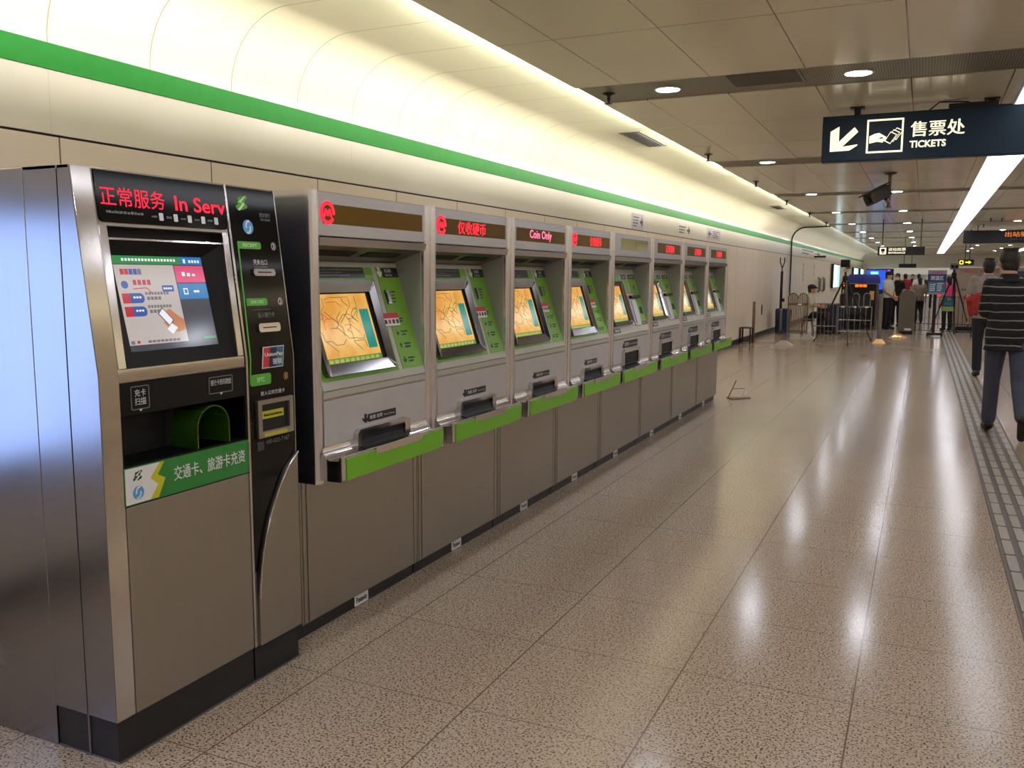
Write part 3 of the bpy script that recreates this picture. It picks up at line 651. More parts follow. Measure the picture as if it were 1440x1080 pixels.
S.plate(SCR, [sp(*p) for p in ((.71, .58), (.76, .58), (.76, .65), (.71, .65))], .0006, .0012, 'screen_white'); S.plate(SCR, [sp(*p) for p in ((.72, .593), (.75, .593), (.75, .637), (.72, .637))], .0012, .0018, 'screen_blue')
for k in range(2): sq('screen_white', .83+.035*k, .86+.035*k, .60, .625, 2)
for k in range(3): sq('screen_white', .73+.06*k, .765+.06*k, .785, .83-.01*k, 2)
S.build('screen', kio)
# card bay: lip, hollow, reader hood
MB().rect(front(0), .066, .610, 1.073, 1.173, -.05, -.001, 'black_plastic').build('bay_lip', kio, .001)
b = MB(); F0 = front(0)
for a0, a1, z0, z1, lines in ((.109, .180, 1.087, 1.160, ('充卡', '扫描')), (.431, .543, 1.097, 1.155, ('银行卡密码键盘',))):
    b.ring(F0, rr(a0, a1, z0, z1, .006), rr(a0+.003, a1-.003, z0+.003, z1-.003, .004), -.001, .0006, 'print_grey')
    n = len(lines)
    for i, tx in enumerate(lines): h = (z1-z0-.02)/n; b.text(F0, tx, a0+.014 if n == 2 else a0+.008, a1-.014 if n == 2 else a1-.008, z1-.010-h*(i+1)+.004 + (0 if n == 2 else .014), z1-.010-h*i, .0006, 'print_white', .0)
    xm = (a0+a1)/2; b.plate(F0, [(xm-.006, z0+.001), (xm+.006, z0+.001), (xm, z0-.006)], -.001, .0010, 'print_white'); b.build('bay_label', kio); b = MB()
MB().box(.068, .610, .145, .158, .912, 1.09, 'black_matt').box(.068, .610, .004, .150, .905, .915, 'black_plastic').box(.068, .074, .002, .15, .913, 1.08, 'black_plastic').box(.603, .610, .002, .15, .913, 1.08, 'black_plastic').build('card_bay', kio)
h = MB(); cx, hw = .459, .076; pr_o = [(cx-hw, .918)] + [(cx-hw*math.cos(t), .985+.073*math.sin(t)) for t in [math.pi*k/14 for k in range(15)]] + [(cx+hw, .918)]
pr_i = [(cx-hw+.005, .918)] + [(cx-(hw-.005)*math.cos(t), .985+.068*math.sin(t)) for t in [math.pi*k/14 for k in range(15)]] + [(cx+hw-.005, .918)]
n = len(pr_o); vs = [(x, y, z) for P_, y in ((pr_o, .012), (pr_o, .13), (pr_i, .13), (pr_i, .012)) for x, z in P_]
h.add(vs, [(i+k*n, i+1+k*n, i+1+((k+1) % 4)*n, i+((k+1) % 4)*n) for k in range(4) for i in range(n-1)], 'glass_green', True)
hd = h.build('reader_hood', kio); MB().box(cx-hw+.006, cx+hw-.006, .02, .14, .915, .919, 'black_plastic').build('reader_pad', hd)
MB().ring(UP, rr(cx-hw-.03, cx+hw+.006, .02, .14, .006), rr(cx-hw-.027, cx+hw+.003, .023, .137, .004), .9145, .9165, 'print_grey').build('reader_outline', kio)
b = MB().lathe([(.062, .9152), (.062, .9165)], (0, 0, 0), 'orange_sticker', 28); b.v = [(x*1.0+.10, y*.75+.055, z) for x, y, z in b.v]; b.v = [(max(.076, x), y, z) for x, y, z in b.v]; b.build('round_sticker', kio)
# printed strip under the bay
MB().rect(front(0), .064, .612, .789, .919, -.16, -.002, 'black_plastic').build('strip_backing', kio)
st = MB().rect(F0, .068, .608, .797, .914, -.002, .002, 'kiosk_green').build('printed_strip', kio)
b = MB().plate(F0, [(.071, .800), (.163, .800), (.196, .842), (.166, .868), (.219, .911), (.071, .911)], .002, .0026, 'label_white')
b.plate(F0, [(.163, .800), (.196, .842), (.166, .868), (.206, .911), (.224, .911), (.196, .873), (.226, .857), (.196, .800)], .002, .0030, 'yellow_sticker'); b.build('white_field', st)
b = MB(); b.text(F0, '交通卡、旅游卡充资', .262, .588, .838, .884, .003, 'print_white', .03); b.build('strip_text', st)
def s_emblem(mb, fr, x, z, k, m1, m2, off):
    """green S-shaped cloud emblem with a pale road through it"""
    for dx, dz, r in ((-.5, -.45, .42), (.0, -.42, .40), (.42, -.30, .36), (-.30, .0, .36), (.10, .12, .40), (-.20, .40, .36), (.25, .48, .38), (.62, .66, .26)):
        mb.plate(fr, [(x+k*(dx+r*math.cos(2*math.pi*j/12)), z+k*(dz+r*.72*math.sin(2*math.pi*j/12))) for j in range(12)], 0, off, m1)
    mb.plate(fr, [(x-k*.75, z-k*.75), (x-k*.42, z-k*.80), (x+k*.45, z-k*.05), (x-k*.10, z+k*.10), (x+k*.62, z+k*.72), (x+k*.48, z+k*.74), (x-k*.48, z+k*.12), (x+k*.10, z-k*.02)], off, off+.0006, m2)
def globe_emblem(mb, fr, x, z, r, off):
    mb.plate(fr, [(x+r*math.cos(2*math.pi*j/24), z+r*math.sin(2*math.pi*j/24)) for j in range(24)], 0, off, 'globe_blue')
    arc1 = [(x+r*(.15+.55*math.cos(t)), z+r*(.1+.7*math.sin(t))) for t in [math.radians(70+130*j/10) for j in range(11)]]
    line2(mb, fr, arc1, r*.28, off+.0006, 'label_white'); line2(mb, fr, [(2*x-a, 2*z-c) for a, c in arc1], r*.28, off+.0006, 'label_white')
mat('globe_blue', (84, 160, 214), .3); mat('emblem_green', (84, 172, 56), .4); mat('emblem_dark', (40, 84, 40), .4); mat('emblem_cream', (226, 232, 190), .4)
b = MB(); s_emblem(b, F0, .118, .884, .020, 'emblem_dark', 'label_white', .0034); b.build('cloud_emblem', st); b = MB(); globe_emblem(b, F0, .118, .832, .021, .0034); b.build('round_emblem', st)
# right hand column: black glass, slots, card reader
gl = kprism(.620, .868, .42, 1.806, .12, 'black_glass', -.002).build('glass_column', kio, .001)
MB().plate(YZ, [(-.004, .136), (-.004, 1.2), (ky(1.81)-.004, 1.81), (ky(1.81)+.06, 1.81), (.06, 1.2), (.06, .136)], .609, .619, 'chrome').build('divider', kio, .001)
MB().plate(YZ, [(-.003, .80), (-.003, 1.2), (ky(1.81)-.003, 1.81), (ky(1.81)+.01, 1.81), (.01, 1.2), (.01, .80)], .866, .870, 'chrome').build('edge_trim', kio)
LG = LEAN; e0 = .0024
b = MB(); s_emblem(b, LG, .690, sk(1.750), .034, 'emblem_green', 'emblem_cream', e0+.001); b.build('cloud_emblem', gl); b = MB(); globe_emblem(b, LG, .708, sk(1.667), .026, e0+.001); b.build('round_emblem', gl); b = MB()
b.text(LG, '浦发银行', .775, .835, sk(1.706), sk(1.722), e0, 'print_grey', .02); b.text(LG, 'SPD BANK', .779, .833, sk(1.693), sk(1.702), e0, 'print_grey', .02); b.build('bank_name', gl)
b = MB()
for a0, a1, z0, z1, tx in ((.646, .763, 1.589, 1.615, 'RECEIPT'), (.650, .760, 1.387, 1.413, 'BANK CARD'), (.627, .738, 1.101, 1.142, 'SPTC')):
    fr, f_ = (LG, sk) if z0 > 1.2 else (front(-.002, 1.2), lambda z: z-1.2)
    if z0 > 1.2: b.rect(fr, a0, a1, f_(z0), f_(z1), e0-.001, e0+.001, 'emblem_green', .010, (0, 1, 1, 0)); b.text(fr, tx, a0+.022, a1-.022, f_(z0)+.007, f_(z1)-.007, e0+.0015, 'emblem_cream', .01)
    else: b.rect(fr, a0, a1, f_(z0), f_(z1), 0, .002, 'emblem_green', .010, (1, 1, 1, 0)); b.text(fr, tx, a0+.035, a1-.035, f_(z0)+.012, f_(z1)-.012, .0025, 'emblem_cream', .01)
b.plate(LG, [(.643, sk(1.615)), (.649, sk(1.615)), (.636, sk(1.2)), (.630, sk(1.2))], e0-.001, e0+.001, 'emblem_green'); b.plate(front(-.002, 0), [(.636, 1.2), (.630, 1.2), (.627, 1.14), (.633, 1.14)], 0, .002, 'emblem_green')
b.build('guide_line', gl)
b = MB()
for z, dg in ((1.602, '3'), (1.399, '2')):
    x = .832; b.ring(LG, [(x+.012*math.cos(2*math.pi*j/18), sk(z)+.014*math.sin(2*math.pi*j/18)) for j in range(18)], [(x+.010*math.cos(2*math.pi*j/18), sk(z)+.012*math.sin(2*math.pi*j/18)) for j in range(18)], e0-.001, e0, 'print_white')
    b.text(LG, dg, x-.005, x+.005, sk(z)-.008, sk(z)+.008, e0, 'print_white', .01)
fr = front(-.002, 0); x, z = .822, 1.122
b.ring(fr, [(x+.012*math.cos(2*math.pi*j/18), z+.014*math.sin(2*math.pi*j/18)) for j in range(18)], [(x+.010*math.cos(2*math.pi*j/18), z+.012*math.sin(2*math.pi*j/18)) for j in range(18)], 0, .001, 'gold'); b.text(fr, '1', x-.003, x+.003, z-.008, z+.008, .001, 'gold', .01)
b.text(LG, '凭条出口', .712, .785, sk(1.533), sk(1.552), e0, 'print_white', .0); strokes(b, LG, .715, .785, sk(1.522), sk(1.530), e0, 'print_grey', 1, rnd)
b.text(LG, '插入银行卡', .700, .790, sk(1.342), sk(1.362), e0, 'print_grey', .0); strokes(b, LG, .675, .775, sk(1.370), sk(1.374), e0, 'print_grey', 1, rnd)
b.text(fr, '放入公共交通卡', .680, .812, 1.062, 1.078, .001, 'print_white', .0); b.text(fr, '400-820-7167', .700, .832, .880, .896, .001, 'print_grey', .0); b.text(fr, '客服热线', .655, .690, .862, .896, .001, 'print_grey', .0)
b.build('lettering', gl)
for a0, a1, z0, z1 in ((.700, .815, 1.492, 1.518), (.690, .806, 1.290, 1.322)):
    b = MB().rect(LG, a0, a1, sk(z0), sk(z1), e0-.002, e0+.008, 'chrome', .010); b.rect(LG, a0+.022, a1-.022, sk((z0+z1)/2)-.002, sk((z0+z1)/2)+.002, e0+.008, e0+.0086, 'black_matt'); b.build('slot', gl, .002)
b = MB().rect(LG, .694, .808, sk(1.166), sk(1.240), e0-.001, e0+.001, 'label_white', .008)
b = MB(); f1 = Fr((.694, -.0035, 1.160), (1, 0, 0), (0, .0, 1)); W_, H_ = .114, .078
sh = lambda a, c: (a+.10*c-.004, c)
b.plate(f1, [sh(0, 0), sh(W_, 0), sh(W_, H_), sh(0, H_)], 0, .002, 'label_white')
for a0, a1, m_ in ((.003, .036, 'print_red'), (.036, .074, 'navy_panel'), (.074, W_-.003, 'board_teal')): b.plate(f1, [sh(a0, .003), sh(a1, .003), sh(a1, H_-.003), sh(a0, H_-.003)], .002, .0026, m_)
b.text(f1, 'UnionPay', .010, W_-.004, H_*.50, H_*.72, .003, 'label_white', .03); b.text(f1, '银联', .052, W_-.010, H_*.14, H_*.42, .003, 'label_white', .03); b.build('bank_card_sticker', gl)
f2 = front(-.002, 0)
cr = MB().ring(f2, rr(.653, .847, .909, 1.047, .003), rr(.674, .826, .932, 1.030, .002), 0, .012, 'steel').build('card_reader', gl, .001)
MB().rect(f2, .674, .826, .932, 1.030, 0, .001, 'black_matt').build('reader_window', cr)
b = MB().rect(f2, .674, .800, .976, 1.004, .001, .004, 'yellow_sticker'); strokes(b, f2, .690, .792, .982, .998, .005, 'print_dark', 1, rnd); b.build('reader_label', cr)
b = MB()
for k in range(7): b.rect(f2, .684+.018*k, .699+.018*k, .912, .924, .012, .0126, 'yellow_sticker')
b.build('yellow_tape', cr)
pts = [(.868, .136), (.868, .826), (.850, .812), (.828, .795), (.800, .768), (.775, .736), (.748, .695), (.722, .650), (.700, .605), (.678, .545), (.660, .490), (.648, .430), (.640, .380), (.634, .320), (.632, .136)]
MB().plate(front(0), pts, -.05, .012, 'steel').build('curved_panel', kio, .003)
MB().rect(front(0), .622, .632, .136, .43, -.05, .0, 'steel').build('filler_strip', kio)
b = MB(); b.tube([(x, -.014, z) for x, z in pts[1:-1]], .0035, 'chrome', 8); b.build('curved_edge', kio)
# ------------------------------------------------------------------ hanging signs
def hanging_sign(x0, x1, y, z0, z1, label, hang, body='sign_blue', depth=.12, name='hanging_sign', cat='sign', top=2.9):
    r_ = root(name, ((x0+x1)/2, y, z0), 0, label, cat); h = (x1-x0)/2
    MB().box(-h, h, 0, depth, 0, z1-z0, body).build('sign_box', r_, .006)
    for x in hang:
        c_ = x-(x0+x1)/2; hw = .025 if y < 20 else .010; b = MB().box(c_-hw, c_+hw, depth/2-.02, depth/2+.02, z1-z0, top-z0, 'black_metal'); b.box(c_-2.2*hw, c_+2.2*hw, depth/2-.05, depth/2+.05, top-z0-.012, top-z0, 'black_metal'); b.build('hanger', r_)
    return r_, Fr((-(x0+x1)/2, 0, -z0), (1, 0, 0), (0, 0, 1))            # frame in absolute x, z
t, f = hanging_sign(-.85, 1.95, 8.0, 2.457, 2.832, 'blue hanging sign reading TICKETS with white arrow and hand symbol', (-.583, .404, 1.5))
MB().plate(f, [(-.784, 2.542), (-.784, 2.706), (-.715, 2.744), (-.715, 2.620), (-.596, 2.732), (-.566, 2.694), (-.688, 2.578), (-.567, 2.592), (-.570, 2.582), (-.630, 2.545)], 0, .004, 'sign_lit').build('arrow', t)
p = MB().ring(f, rr(-.500, -.222, 2.514, 2.784), rr(-.486, -.236, 2.528, 2.770), 0, .004, 'sign_lit').build('pictogram', t)
b = MB().plate(f, [(-.478, 2.592), (-.478, 2.650), (-.44, 2.668), (-.405, 2.674), (-.375, 2.655), (-.35, 2.640), (-.345, 2.622), (-.356, 2.602), (-.372, 2.608), (-.375, 2.594), (-.395, 2.600), (-.42, 2.604)], 0, .004, 'sign_lit')
for k, (dx, dz) in enumerate(((.045, .030), (.022, .016), (0, 0))):
    o_ = [(-.362+dx, 2.605+dz), (-.318+dx, 2.680+dz), (-.268+dx, 2.655+dz), (-.318+dx, 2.580+dz)]; cxx = sum(a for a, _ in o_)/4; czz = sum(c for _, c in o_)/4
    b.plate(f, o_, 0, .005+.001*k, 'sign_lit'); b.plate(f, [(cxx+(a-cxx)*.84, czz+(c-czz)*.84) for a, c in o_], .005+.001*k, .0056+.001*k, 'sign_blue')
b.plate(f, [(-.41, 2.630), (-.385, 2.640), (-.365, 2.632), (-.39, 2.626)], .004, .0046, 'sign_blue')
b.build('hand_and_tickets', p)
b = MB(); b.text(f, '售票处', -.168, .222, 2.628, 2.748, .004, 'sign_lit', .02); b.text(f, 'TICKETS', -.172, .094, 2.541, 2.597, .004, 'sign_lit', .03); b.build('lettering', t)
b = MB().tube([(-.60+.02, .06, .375), (-.50, .06, .44), (-.40+.1, .06, .43), (-.22, .06, .39), (.02, .06, .385)], .006, 'rubber', 6); b.v = [(x-.02, y, z) for x, y, z in b.v]; b.build('cable', t)
MB().box(-.45, -.10, .01, .11, .375, .415, 'black_metal').build('driver_box', t)
t, f = hanging_sign(-1.10, -.03, 24.0, 2.035, 2.24, 'small black hanging sign with lit pictogram above the barriers, over the standing guard', (-1.0, -.13), 'sign_navy')
b = MB().rect(f, -1.055, -.905, 2.055, 2.22, 0, .004, 'sign_lit', .02); b.rect(f, -1.025, -.935, 2.12, 2.195, .004, .0046, 'sign_navy', .02); b.plate(f, [(-1.02, 2.11), (-.94, 2.11), (-.98, 2.07)], .004, .0046, 'sign_navy'); b.build('pictogram', t)
b = MB(); b.text(f, '进站检票', -.855, -.46, 2.14, 2.215, .004, 'sign_lit', .03); b.text(f, 'ENTRANCE', -.855, -.47, 2.07, 2.115, .004, 'sign_lit', .03); b.build('lettering', t)
t, f = hanging_sign(.912, 3.6, 27.7, 2.425, 2.777, 'long dark hanging sign with amber characters at the right edge', (1.262, 3.2), 'sign_navy')
b = MB(); b.text(f, '出站验票', 1.93, 2.66, 2.60, 2.735, .004, 'sign_amber', .02); b.text(f, 'Exit Check', 2.06, 2.60, 2.51, 2.565, .004, 'print_grey', .0); b.build('lettering', t)
t, f = hanging_sign(.90, 1.32, 30.0, 1.85, 2.03, 'small black sign with yellow exit mark and arrow beyond the dual camera tripod', (1.08, 1.2), 'sign_navy')
b = MB().ring(f, rr(.93, 1.04, 1.88, 2.0, .03), rr(.955, 1.015, 1.905, 1.975, .012), 0, .004, 'sign_lit_yellow'); b.plate(f, [(1.09, 1.925), (1.18, 1.925), (1.18, 1.89), (1.25, 1.945), (1.18, 1.995), (1.18, 1.962), (1.09, 1.962)], 0, .004, 'sign_lit_yellow'); b.build('exit_mark', t)
hanging_sign(-.87, -.29, 35.0, 1.83, 1.97, 'distant blank black hanging sign beyond the guard', (-.7, -.45), 'sign_navy')
# ------------------------------------------------------------------ security camera on its rod
t = root('security_camera', (-.50, 13.2, 2.9), 0, 'grey security camera on a ceiling rod beyond the TICKETS sign', 'camera')
MB().lathe([(.085, 0), (.085, -.012), (.035, -.03)], (0, 0, 0), 'black_metal', 20).build('ceiling_flange', t)
b = MB().tube([(0, 0, -.01), (0, 0, -.46)], .024, 'barrier_brown', 12); b.tube([(0, 0, -.44), (0, 0, -.47)], .034, 'barrier_brown', 12); b.build('rod', t)
cf = Fr((-.02, -.03, -.30), (-.50, -.60, -.34), (-.30, -.10, .62)); side = cf.ex.cross(cf.ey).normalized(); cf.ey = side.cross(cf.ex).normalized(); cf.n = cf.ex.cross(cf.ey)
hs = MB().plate(cf, rr(-.02, .34, -.02, .14, .04), -.08, .08, 'grille_dark').build('housing', t, .01)
MB().plate(cf, [(-.05, .14), (.38, .14), (.38, .158), (-.05, .158)], -.09, .09, 'grille_dark').build('sun_shield', hs)
MB().plate(cf, [(.0, .01), (.32, .01), (.32, .075), (.0, .075)], .08, .09, 'label_white').build('side_plate', hs)
MB().lathe([(.05, 0), (.05, .02), (.03, .022)], cf.P(.34, .06, 0), 'black_glass', 18, cf.ex).build('lens', hs)
MB().tube([(0, 0, -.40), cf.P(.05, -.03, 0)], .028, 'barrier_steel', 10).build('bracket', t)

# ------------------------------------------------------------------ on the wall
FW = Fr((-3.7, 0, 0), (0, 1, 0), (0, 0, 1))                             # normal +x
def notice(y0, y1, z0, z1, label, arrow, pm='paper', rows=4):
    b = MB().rect(FW, y0, y1, z0, z1, 0, .003, pm, .01); rd = random.Random(int(y0*10)); o = tag(b.build('wall_notice'), label, 'notice', None)
    b = MB(); ym = y0+(y1-y0)*(.68 if arrow > 0 else .32); zc = (z0+z1)/2; L = (y1-y0)*.26*arrow; h = (z1-z0)*.34
    b.plate(FW, [(ym, zc-h*.22), (ym+L*.45, zc-h*.22), (ym+L*.45, zc-h), (ym+L, zc), (ym+L*.45, zc+h), (ym+L*.45, zc+h*.22), (ym, zc+h*.22)], .003, .004, 'label_black')
    a0, a1 = (y0+(y1-y0)*.12, y0+(y1-y0)*.6) if arrow > 0 else (y0+(y1-y0)*.42, y1-(y1-y0)*.08)
    strokes(b, FW, a0, a1, z0+.03, z1-.03, .004, 'print_grey', rows, rd); b.build('print', o)
notice(11.81, 12.38, 2.142, 2.362, 'lilac paper notice with a right-pointing arrow above the fifth machine', 1)
notice(14.28, 15.22, 2.165, 2.365, 'cream notice with dark print and an arrow above the sixth machine', 1, 'wall_upper', 3)
notice(16.46, 17.63, 2.185, 2.39, 'lilac paper notice with a left-pointing arrow above the last machines', -1)
notice(29.6, 36.5, 2.20, 2.46, 'long pale notice high on the wall past the cable arch', 1, 'wall_upper', 2)
for i, (y, tx, z0, z1) in enumerate(((31.0, '乘客服务', 1.30, 1.95), (34.2, '通道', 1.45, 1.95))):
    b = MB(); n = len(tx); h = (z1-z0)/n
    for k, c_ in enumerate(tx): b.text(FW, c_, y-.16, y+.16, z1-h*(k+.85), z1-h*k, .003, 'print_grey', .0)
    tag(b.build('wall_lettering'), 'grey vertical characters on the wall behind the seated officer, %s column' % ('left' if i == 0 else 'right'), 'lettering')
for i, (y0, y1, z0, z1) in enumerate(((40.6, 43.4, 1.0, 2.0), (52.6, 56.0, 1.18, 1.96), (58.2, 61.0, 1.1, 1.95))):
    t = root('light_box', (-3.672, (y0+y1)/2, z0), 0, '%s glowing white and cyan advertising light box on the far left wall' % ('nearest', 'middle', 'farthest')[i], 'light box', 'wall light boxes'); h = (y1-y0)/2; H = z1-z0
    MB().box(0, .10, -h, h, 0, H+.05, 'black_metal').build('case', t)
    b = MB().rect(Fr((.10, 0, 0), (0, 1, 0), (0, 0, 1)), -h+.04, h-.04, .03, H, 0, .004, 'lightbox_white'); b.rect(Fr((.10, 0, 0), (0, 1, 0), (0, 0, 1)), h*.30, h-.04, .03, H, .004, .006, 'lightbox_cyan'); b.build('lit_panel', t)
for i, y in enumerate((35.6, 37.2)):
    b = MB().tube([(-3.70, y, .92), (-3.62, y, .97), (-3.62, y, 1.42), (-3.70, y, 1.46)], .05, 'barrier_steel', 8)
    tag(b.build('door_pull'), 'tall grey pull handle on the wall beyond the seated officer, %s of a pair' % ('left' if i == 0 else 'right'), 'handle', 'pull handles')
b = MB().lathe([(.07, 0), (.07, .012), (.05, .014)], (-3.7, 22.9, .66), 'black_plastic', 20, (1, 0, 0)); b.v = [(x, y, .66+(z-.66)*2.0) for x, y, z in b.v]
tag(b.build('wall_socket'), 'dark oval wall socket between the thin post and the blue bin', 'socket')
ap = [(-3.675, 27.75, .9), (-3.675, 27.75, 2.45)] + [(-3.27-.40*math.cos(a), 27.7, 2.55+.40*math.sin(a)) for a in [math.pi/2*k/10 for k in range(11)]] + [(-2.55, 27.5, 2.955)]
tag(MB().tube(ap, .02, 'black_metal', 8).build('cable_conduit'), 'thin dark conduit climbing the wall and bending over the cove', 'conduit')
b = MB().box(-3.7, -3.3, 34.0, 34.12, 2.18, 2.25, 'black_metal'); tag(b.build('wall_bracket'), 'short dark bracket sticking out high on the wall by the pull handles', 'bracket')
# the lit advertising panel beside the camera, seen as the blue glow in the kiosk's side
t = root('light_box', (-3.672, .45, .70), 0, 'large blue advertising light box on the left wall beside the camera', 'light box', 'wall light boxes')
MB().box(0, .08, -.95, .95, -.06, 1.10, 'barrier_steel').build('case', t)
FA = Fr((.08, 0, 0), (0, 1, 0), (0, 0, 1)); MB().rect(FA, -.90, .90, 0, 1.04, 0, .004, 'ad_blue').rect(FA, -.8, -.1, .12, .42, .004, .006, 'ad_violet').build('lit_panel', t)

# ------------------------------------------------------------------ people
def remesh(mb, voxel, it, m, name):
    o = mb.build('tmp'); r_ = o.modifiers.new('r', 'REMESH'); r_.mode = 'VOXEL'; r_.voxel_size = voxel; r_.use_smooth_shade = True
    s_ = o.modifiers.new('s', 'SMOOTH'); s_.iterations = it; s_.factor = .5
    dg = bpy.context.evaluated_depsgraph_get(); me = bpy.data.meshes.new_from_object(o.evaluated_get(dg)); old = o.data
    bpy.data.objects.remove(o); bpy.data.meshes.remove(old)
    me.materials.clear(); me.materials.append(M[m]); me.polygons.foreach_set('material_index', [0]*len(me.polygons)); me.polygons.foreach_set('use_smooth', [True]*len(me.polygons)); me.name = name
    return me
def append_mesh(me, mb):
    bm = bmesh.new(); bm.from_mesh(me); base = len(me.materials)
    for m in mb.mats: me.materials.append(m)
    vs = [bm.verts.new(v) for v in mb.v]
    for f, k, s_ in zip(mb.f, mb.m, mb.s):
        try: q = bm.faces.new([vs[i] for i in f]); q.material_index = base+k; q.smooth = True
        except ValueError: pass
    bm.to_mesh(me); bm.free()
def lerp(a, b, t): return Vector(a)*(1-t)+Vector(b)*t
def hand(mb, w, d, side, k=1.0, curl=.5):
    """palm, four unequal fingers bent at the knuckle, a thumb off the side"""
    w = Vector(w); d = Vector(d).normalized(); a = Vector((0, 1, 0)) if abs(d.y) < .8 else Vector((0, 0, 1))
    x = d.cross(Vector((1, 0, 0)) if abs(d.x) < .8 else Vector((0, 1, 0))).normalized(); n = x.cross(d).normalized()*side
    for i in range(3): mb.capsule(w+x*(-.024+.024*i)*k, w+d*.085*k+x*(-.026+.026*i)*k, .016*k, .014*k, 'skin', 8)
    for i, L in enumerate((.066, .076, .070, .054)):
        p = w+d*.085*k+x*(-.033+.022*i)*k; q = p+(d*(1-curl*.5)+n*curl*.5).normalized()*L*.5*k; s_ = q+(d*(1-curl)+n*curl).normalized()*L*.5*k
        mb.tube([p-d*.01, p, q, s_], [.009*k, .0095*k, .0085*k, .0065*k], 'skin', 7)
    p = w+d*.03*k-x*.03*k; q = p+(d*.6-x*.8+n*.3).normalized()*.04*k; s_ = q+(d*.85-x*.2+n*.4).normalized()*.03*k
    mb.tube([p, q, s_], [.012*k, .0105*k, .008*k], 'skin', 7)
BASE = dict(pelvis=(0, 0, .95), waist=(0, .0, 1.10), chest=(0, 0, 1.30), neck=(0, -.005, 1.475), head=(0, .02, 1.605),
            LS=(-.175, -.005, 1.415), LE=(-.225, -.03, 1.14), LW=(-.235, .04, .895), RS=(.175, -.005, 1.415), RE=(.225, -.03, 1.14), RW=(.235, .04, .895),
            LH=(-.088, 0, .93), LK=(-.095, .03, .51), LA=(-.10, -.02, .095), LT=(-.115, .15, .035), RH=(.088, 0, .93), RK=(.095, .03, .51), RA=(.10, -.02, .095), RT=(.115, .15, .035))
def person(label, loc, heading, pose={}, k=1.0, wide=1.0, shirt='shirt_grey', pants='denim', hair='hair', voxel=.010, sleeve=.62, long_hair=False, cap=None, mask=False, head_turn=0, group=None, hem=.86, fine=True):
    J = {a: Vector(v) for a, v in BASE.items()}; J.update({a: Vector(v) for a, v in pose.items()})
    r_ = root('person', loc, heading, label, 'person', group)
    kk = lambda v: Vector(v)
    # --- body
    b = MB(); hd = J['head']; R = Matrix.Rotation(head_turn, 3, 'Z'); H = lambda x, y, z: hd+R @ Vector((x, y, z))
    b.ell(H(0, -.012, .015), (.076, .094, .104), 'skin', 20, 14, R); b.ell(H(0, .018, -.045), (.058, .068, .068), 'skin', 16, 10, R)
    b.capsule(H(0, .082, .012), H(0, .104, -.022), .010, .014, 'skin', 8); b.capsule(H(-.022, .072, -.062), H(.022, .072, -.062), .011, .011, 'skin', 8); b.ell(H(0, .062, -.095), (.026, .022, .018), 'skin')
    b.capsule(H(-.05, .068, .035), H(.05, .068, .035), .012, .012, 'skin', 8)
    for s_ in (-1, 1): b.ell(H(.077*s_, -.005, -.008), (.010, .020, .033), 'skin', 10, 8, R)
    b.capsule(J['neck']+Vector((0, -.01, -.03)), hd+Vector((0, -.015, -.05)), .066*wide, .060, 'skin', 14)
    def torso(g, z_lo):
        rows = [('pelvis', -.10, .160, .112), ('pelvis', .0, .165, .118), ('waist', 0, .150*wide, .112*wide), ('chest', -.05, .168*wide, .122*wide), ('chest', .05, .178*wide, .120*wide), ('neck', -.085, .160*wide, .098*wide), ('neck', -.035, .115*wide, .078), ('neck', 0, .068, .062)]
        return [(J[a].x, J[a].y, J[a].z+dz, rx*g, ry*g) for a, dz, rx, ry in rows if J[a].z+dz >= z_lo]
    b.loft(torso(.92, 0), 'skin')
    for s_ in 'LR':
        S_, E_, W_, H_, K_, A_, T_ = (J[s_+q] for q in 'SEWHKAT')
        b.capsule(S_, E_, .048, .040, 'skin'); b.capsule(E_, lerp(E_, W_, .35), .040, .041, 'skin'); b.capsule(lerp(E_, W_, .35), W_, .041, .026, 'skin')
        b.capsule(H_, K_, .078, .052, 'skin'); b.capsule(K_, lerp(K_, A_, .3), .05, .052, 'skin'); b.capsule(lerp(K_, A_, .3), A_, .052, .036, 'skin'); b.capsule(A_-Vector((0, .02, .02)), T_, .034, .028, 'skin')
    me = remesh(b, voxel, 4, 'skin', 'body')
    e = MB()
    for s_ in 'LR': hand(e, J[s_+'W'], (J[s_+'W']-J[s_+'E']), -1 if s_ == 'L' else 1, 1.0, .45)
    for s_ in (-1, 1): e.ell(H(.032*s_, .080, .016), (.012, .007, .007), 'label_white', 8, 6, R); e.ell(H(.032*s_, .086, .016), (.005, .004, .005), 'hair', 8, 6, R); e.capsule(H(.02*s_, .088, .036), H(.046*s_, .080, .036), .004, .003, 'hair', 6)
    e.capsule(H(-.02, .081, -.062), H(.02, .081, -.062), .0035, .0035, 'print_red', 6)
    append_mesh(me, e); o = bpy.data.objects.new('body', me); COL.objects.link(o); o.parent = r_
    def cloth(mb, m, name, it=3):
        q = bpy.data.objects.new(name, remesh(mb, voxel, it, m, name)); COL.objects.link(q); q.parent = r_; return q
    # --- shirt
    b = MB(); rows = torso(1.10, 0); z0 = J['pelvis'].z+(hem-.95); p_ = J['pelvis']
    rows = [(p_.x, p_.y, z0, .190*max(1, wide*.97), .142*max(1, wide*.97))] + [(x, y, z, rx*(1.07 if z < p_.z+.05 else 1), ry*(1.10 if z < p_.z+.05 else 1)) for x, y, z, rx, ry in rows if z > z0+.02]; b.loft(rows, 'skin')
    for s_ in 'LR':
        S_, E_, W_ = J[s_+'S'], J[s_+'E'], J[s_+'W']
        b.capsule(lerp(S_, J['chest'], .3), S_, .072*wide, .066*wide, 'skin'); end = lerp(S_, E_, min(1, sleeve)) ; b.capsule(S_, end, .066*wide, .058*wide, 'skin')
        if sleeve > 1: b.capsule(E_, lerp(E_, W_, sleeve-1), .056, .044, 'skin')
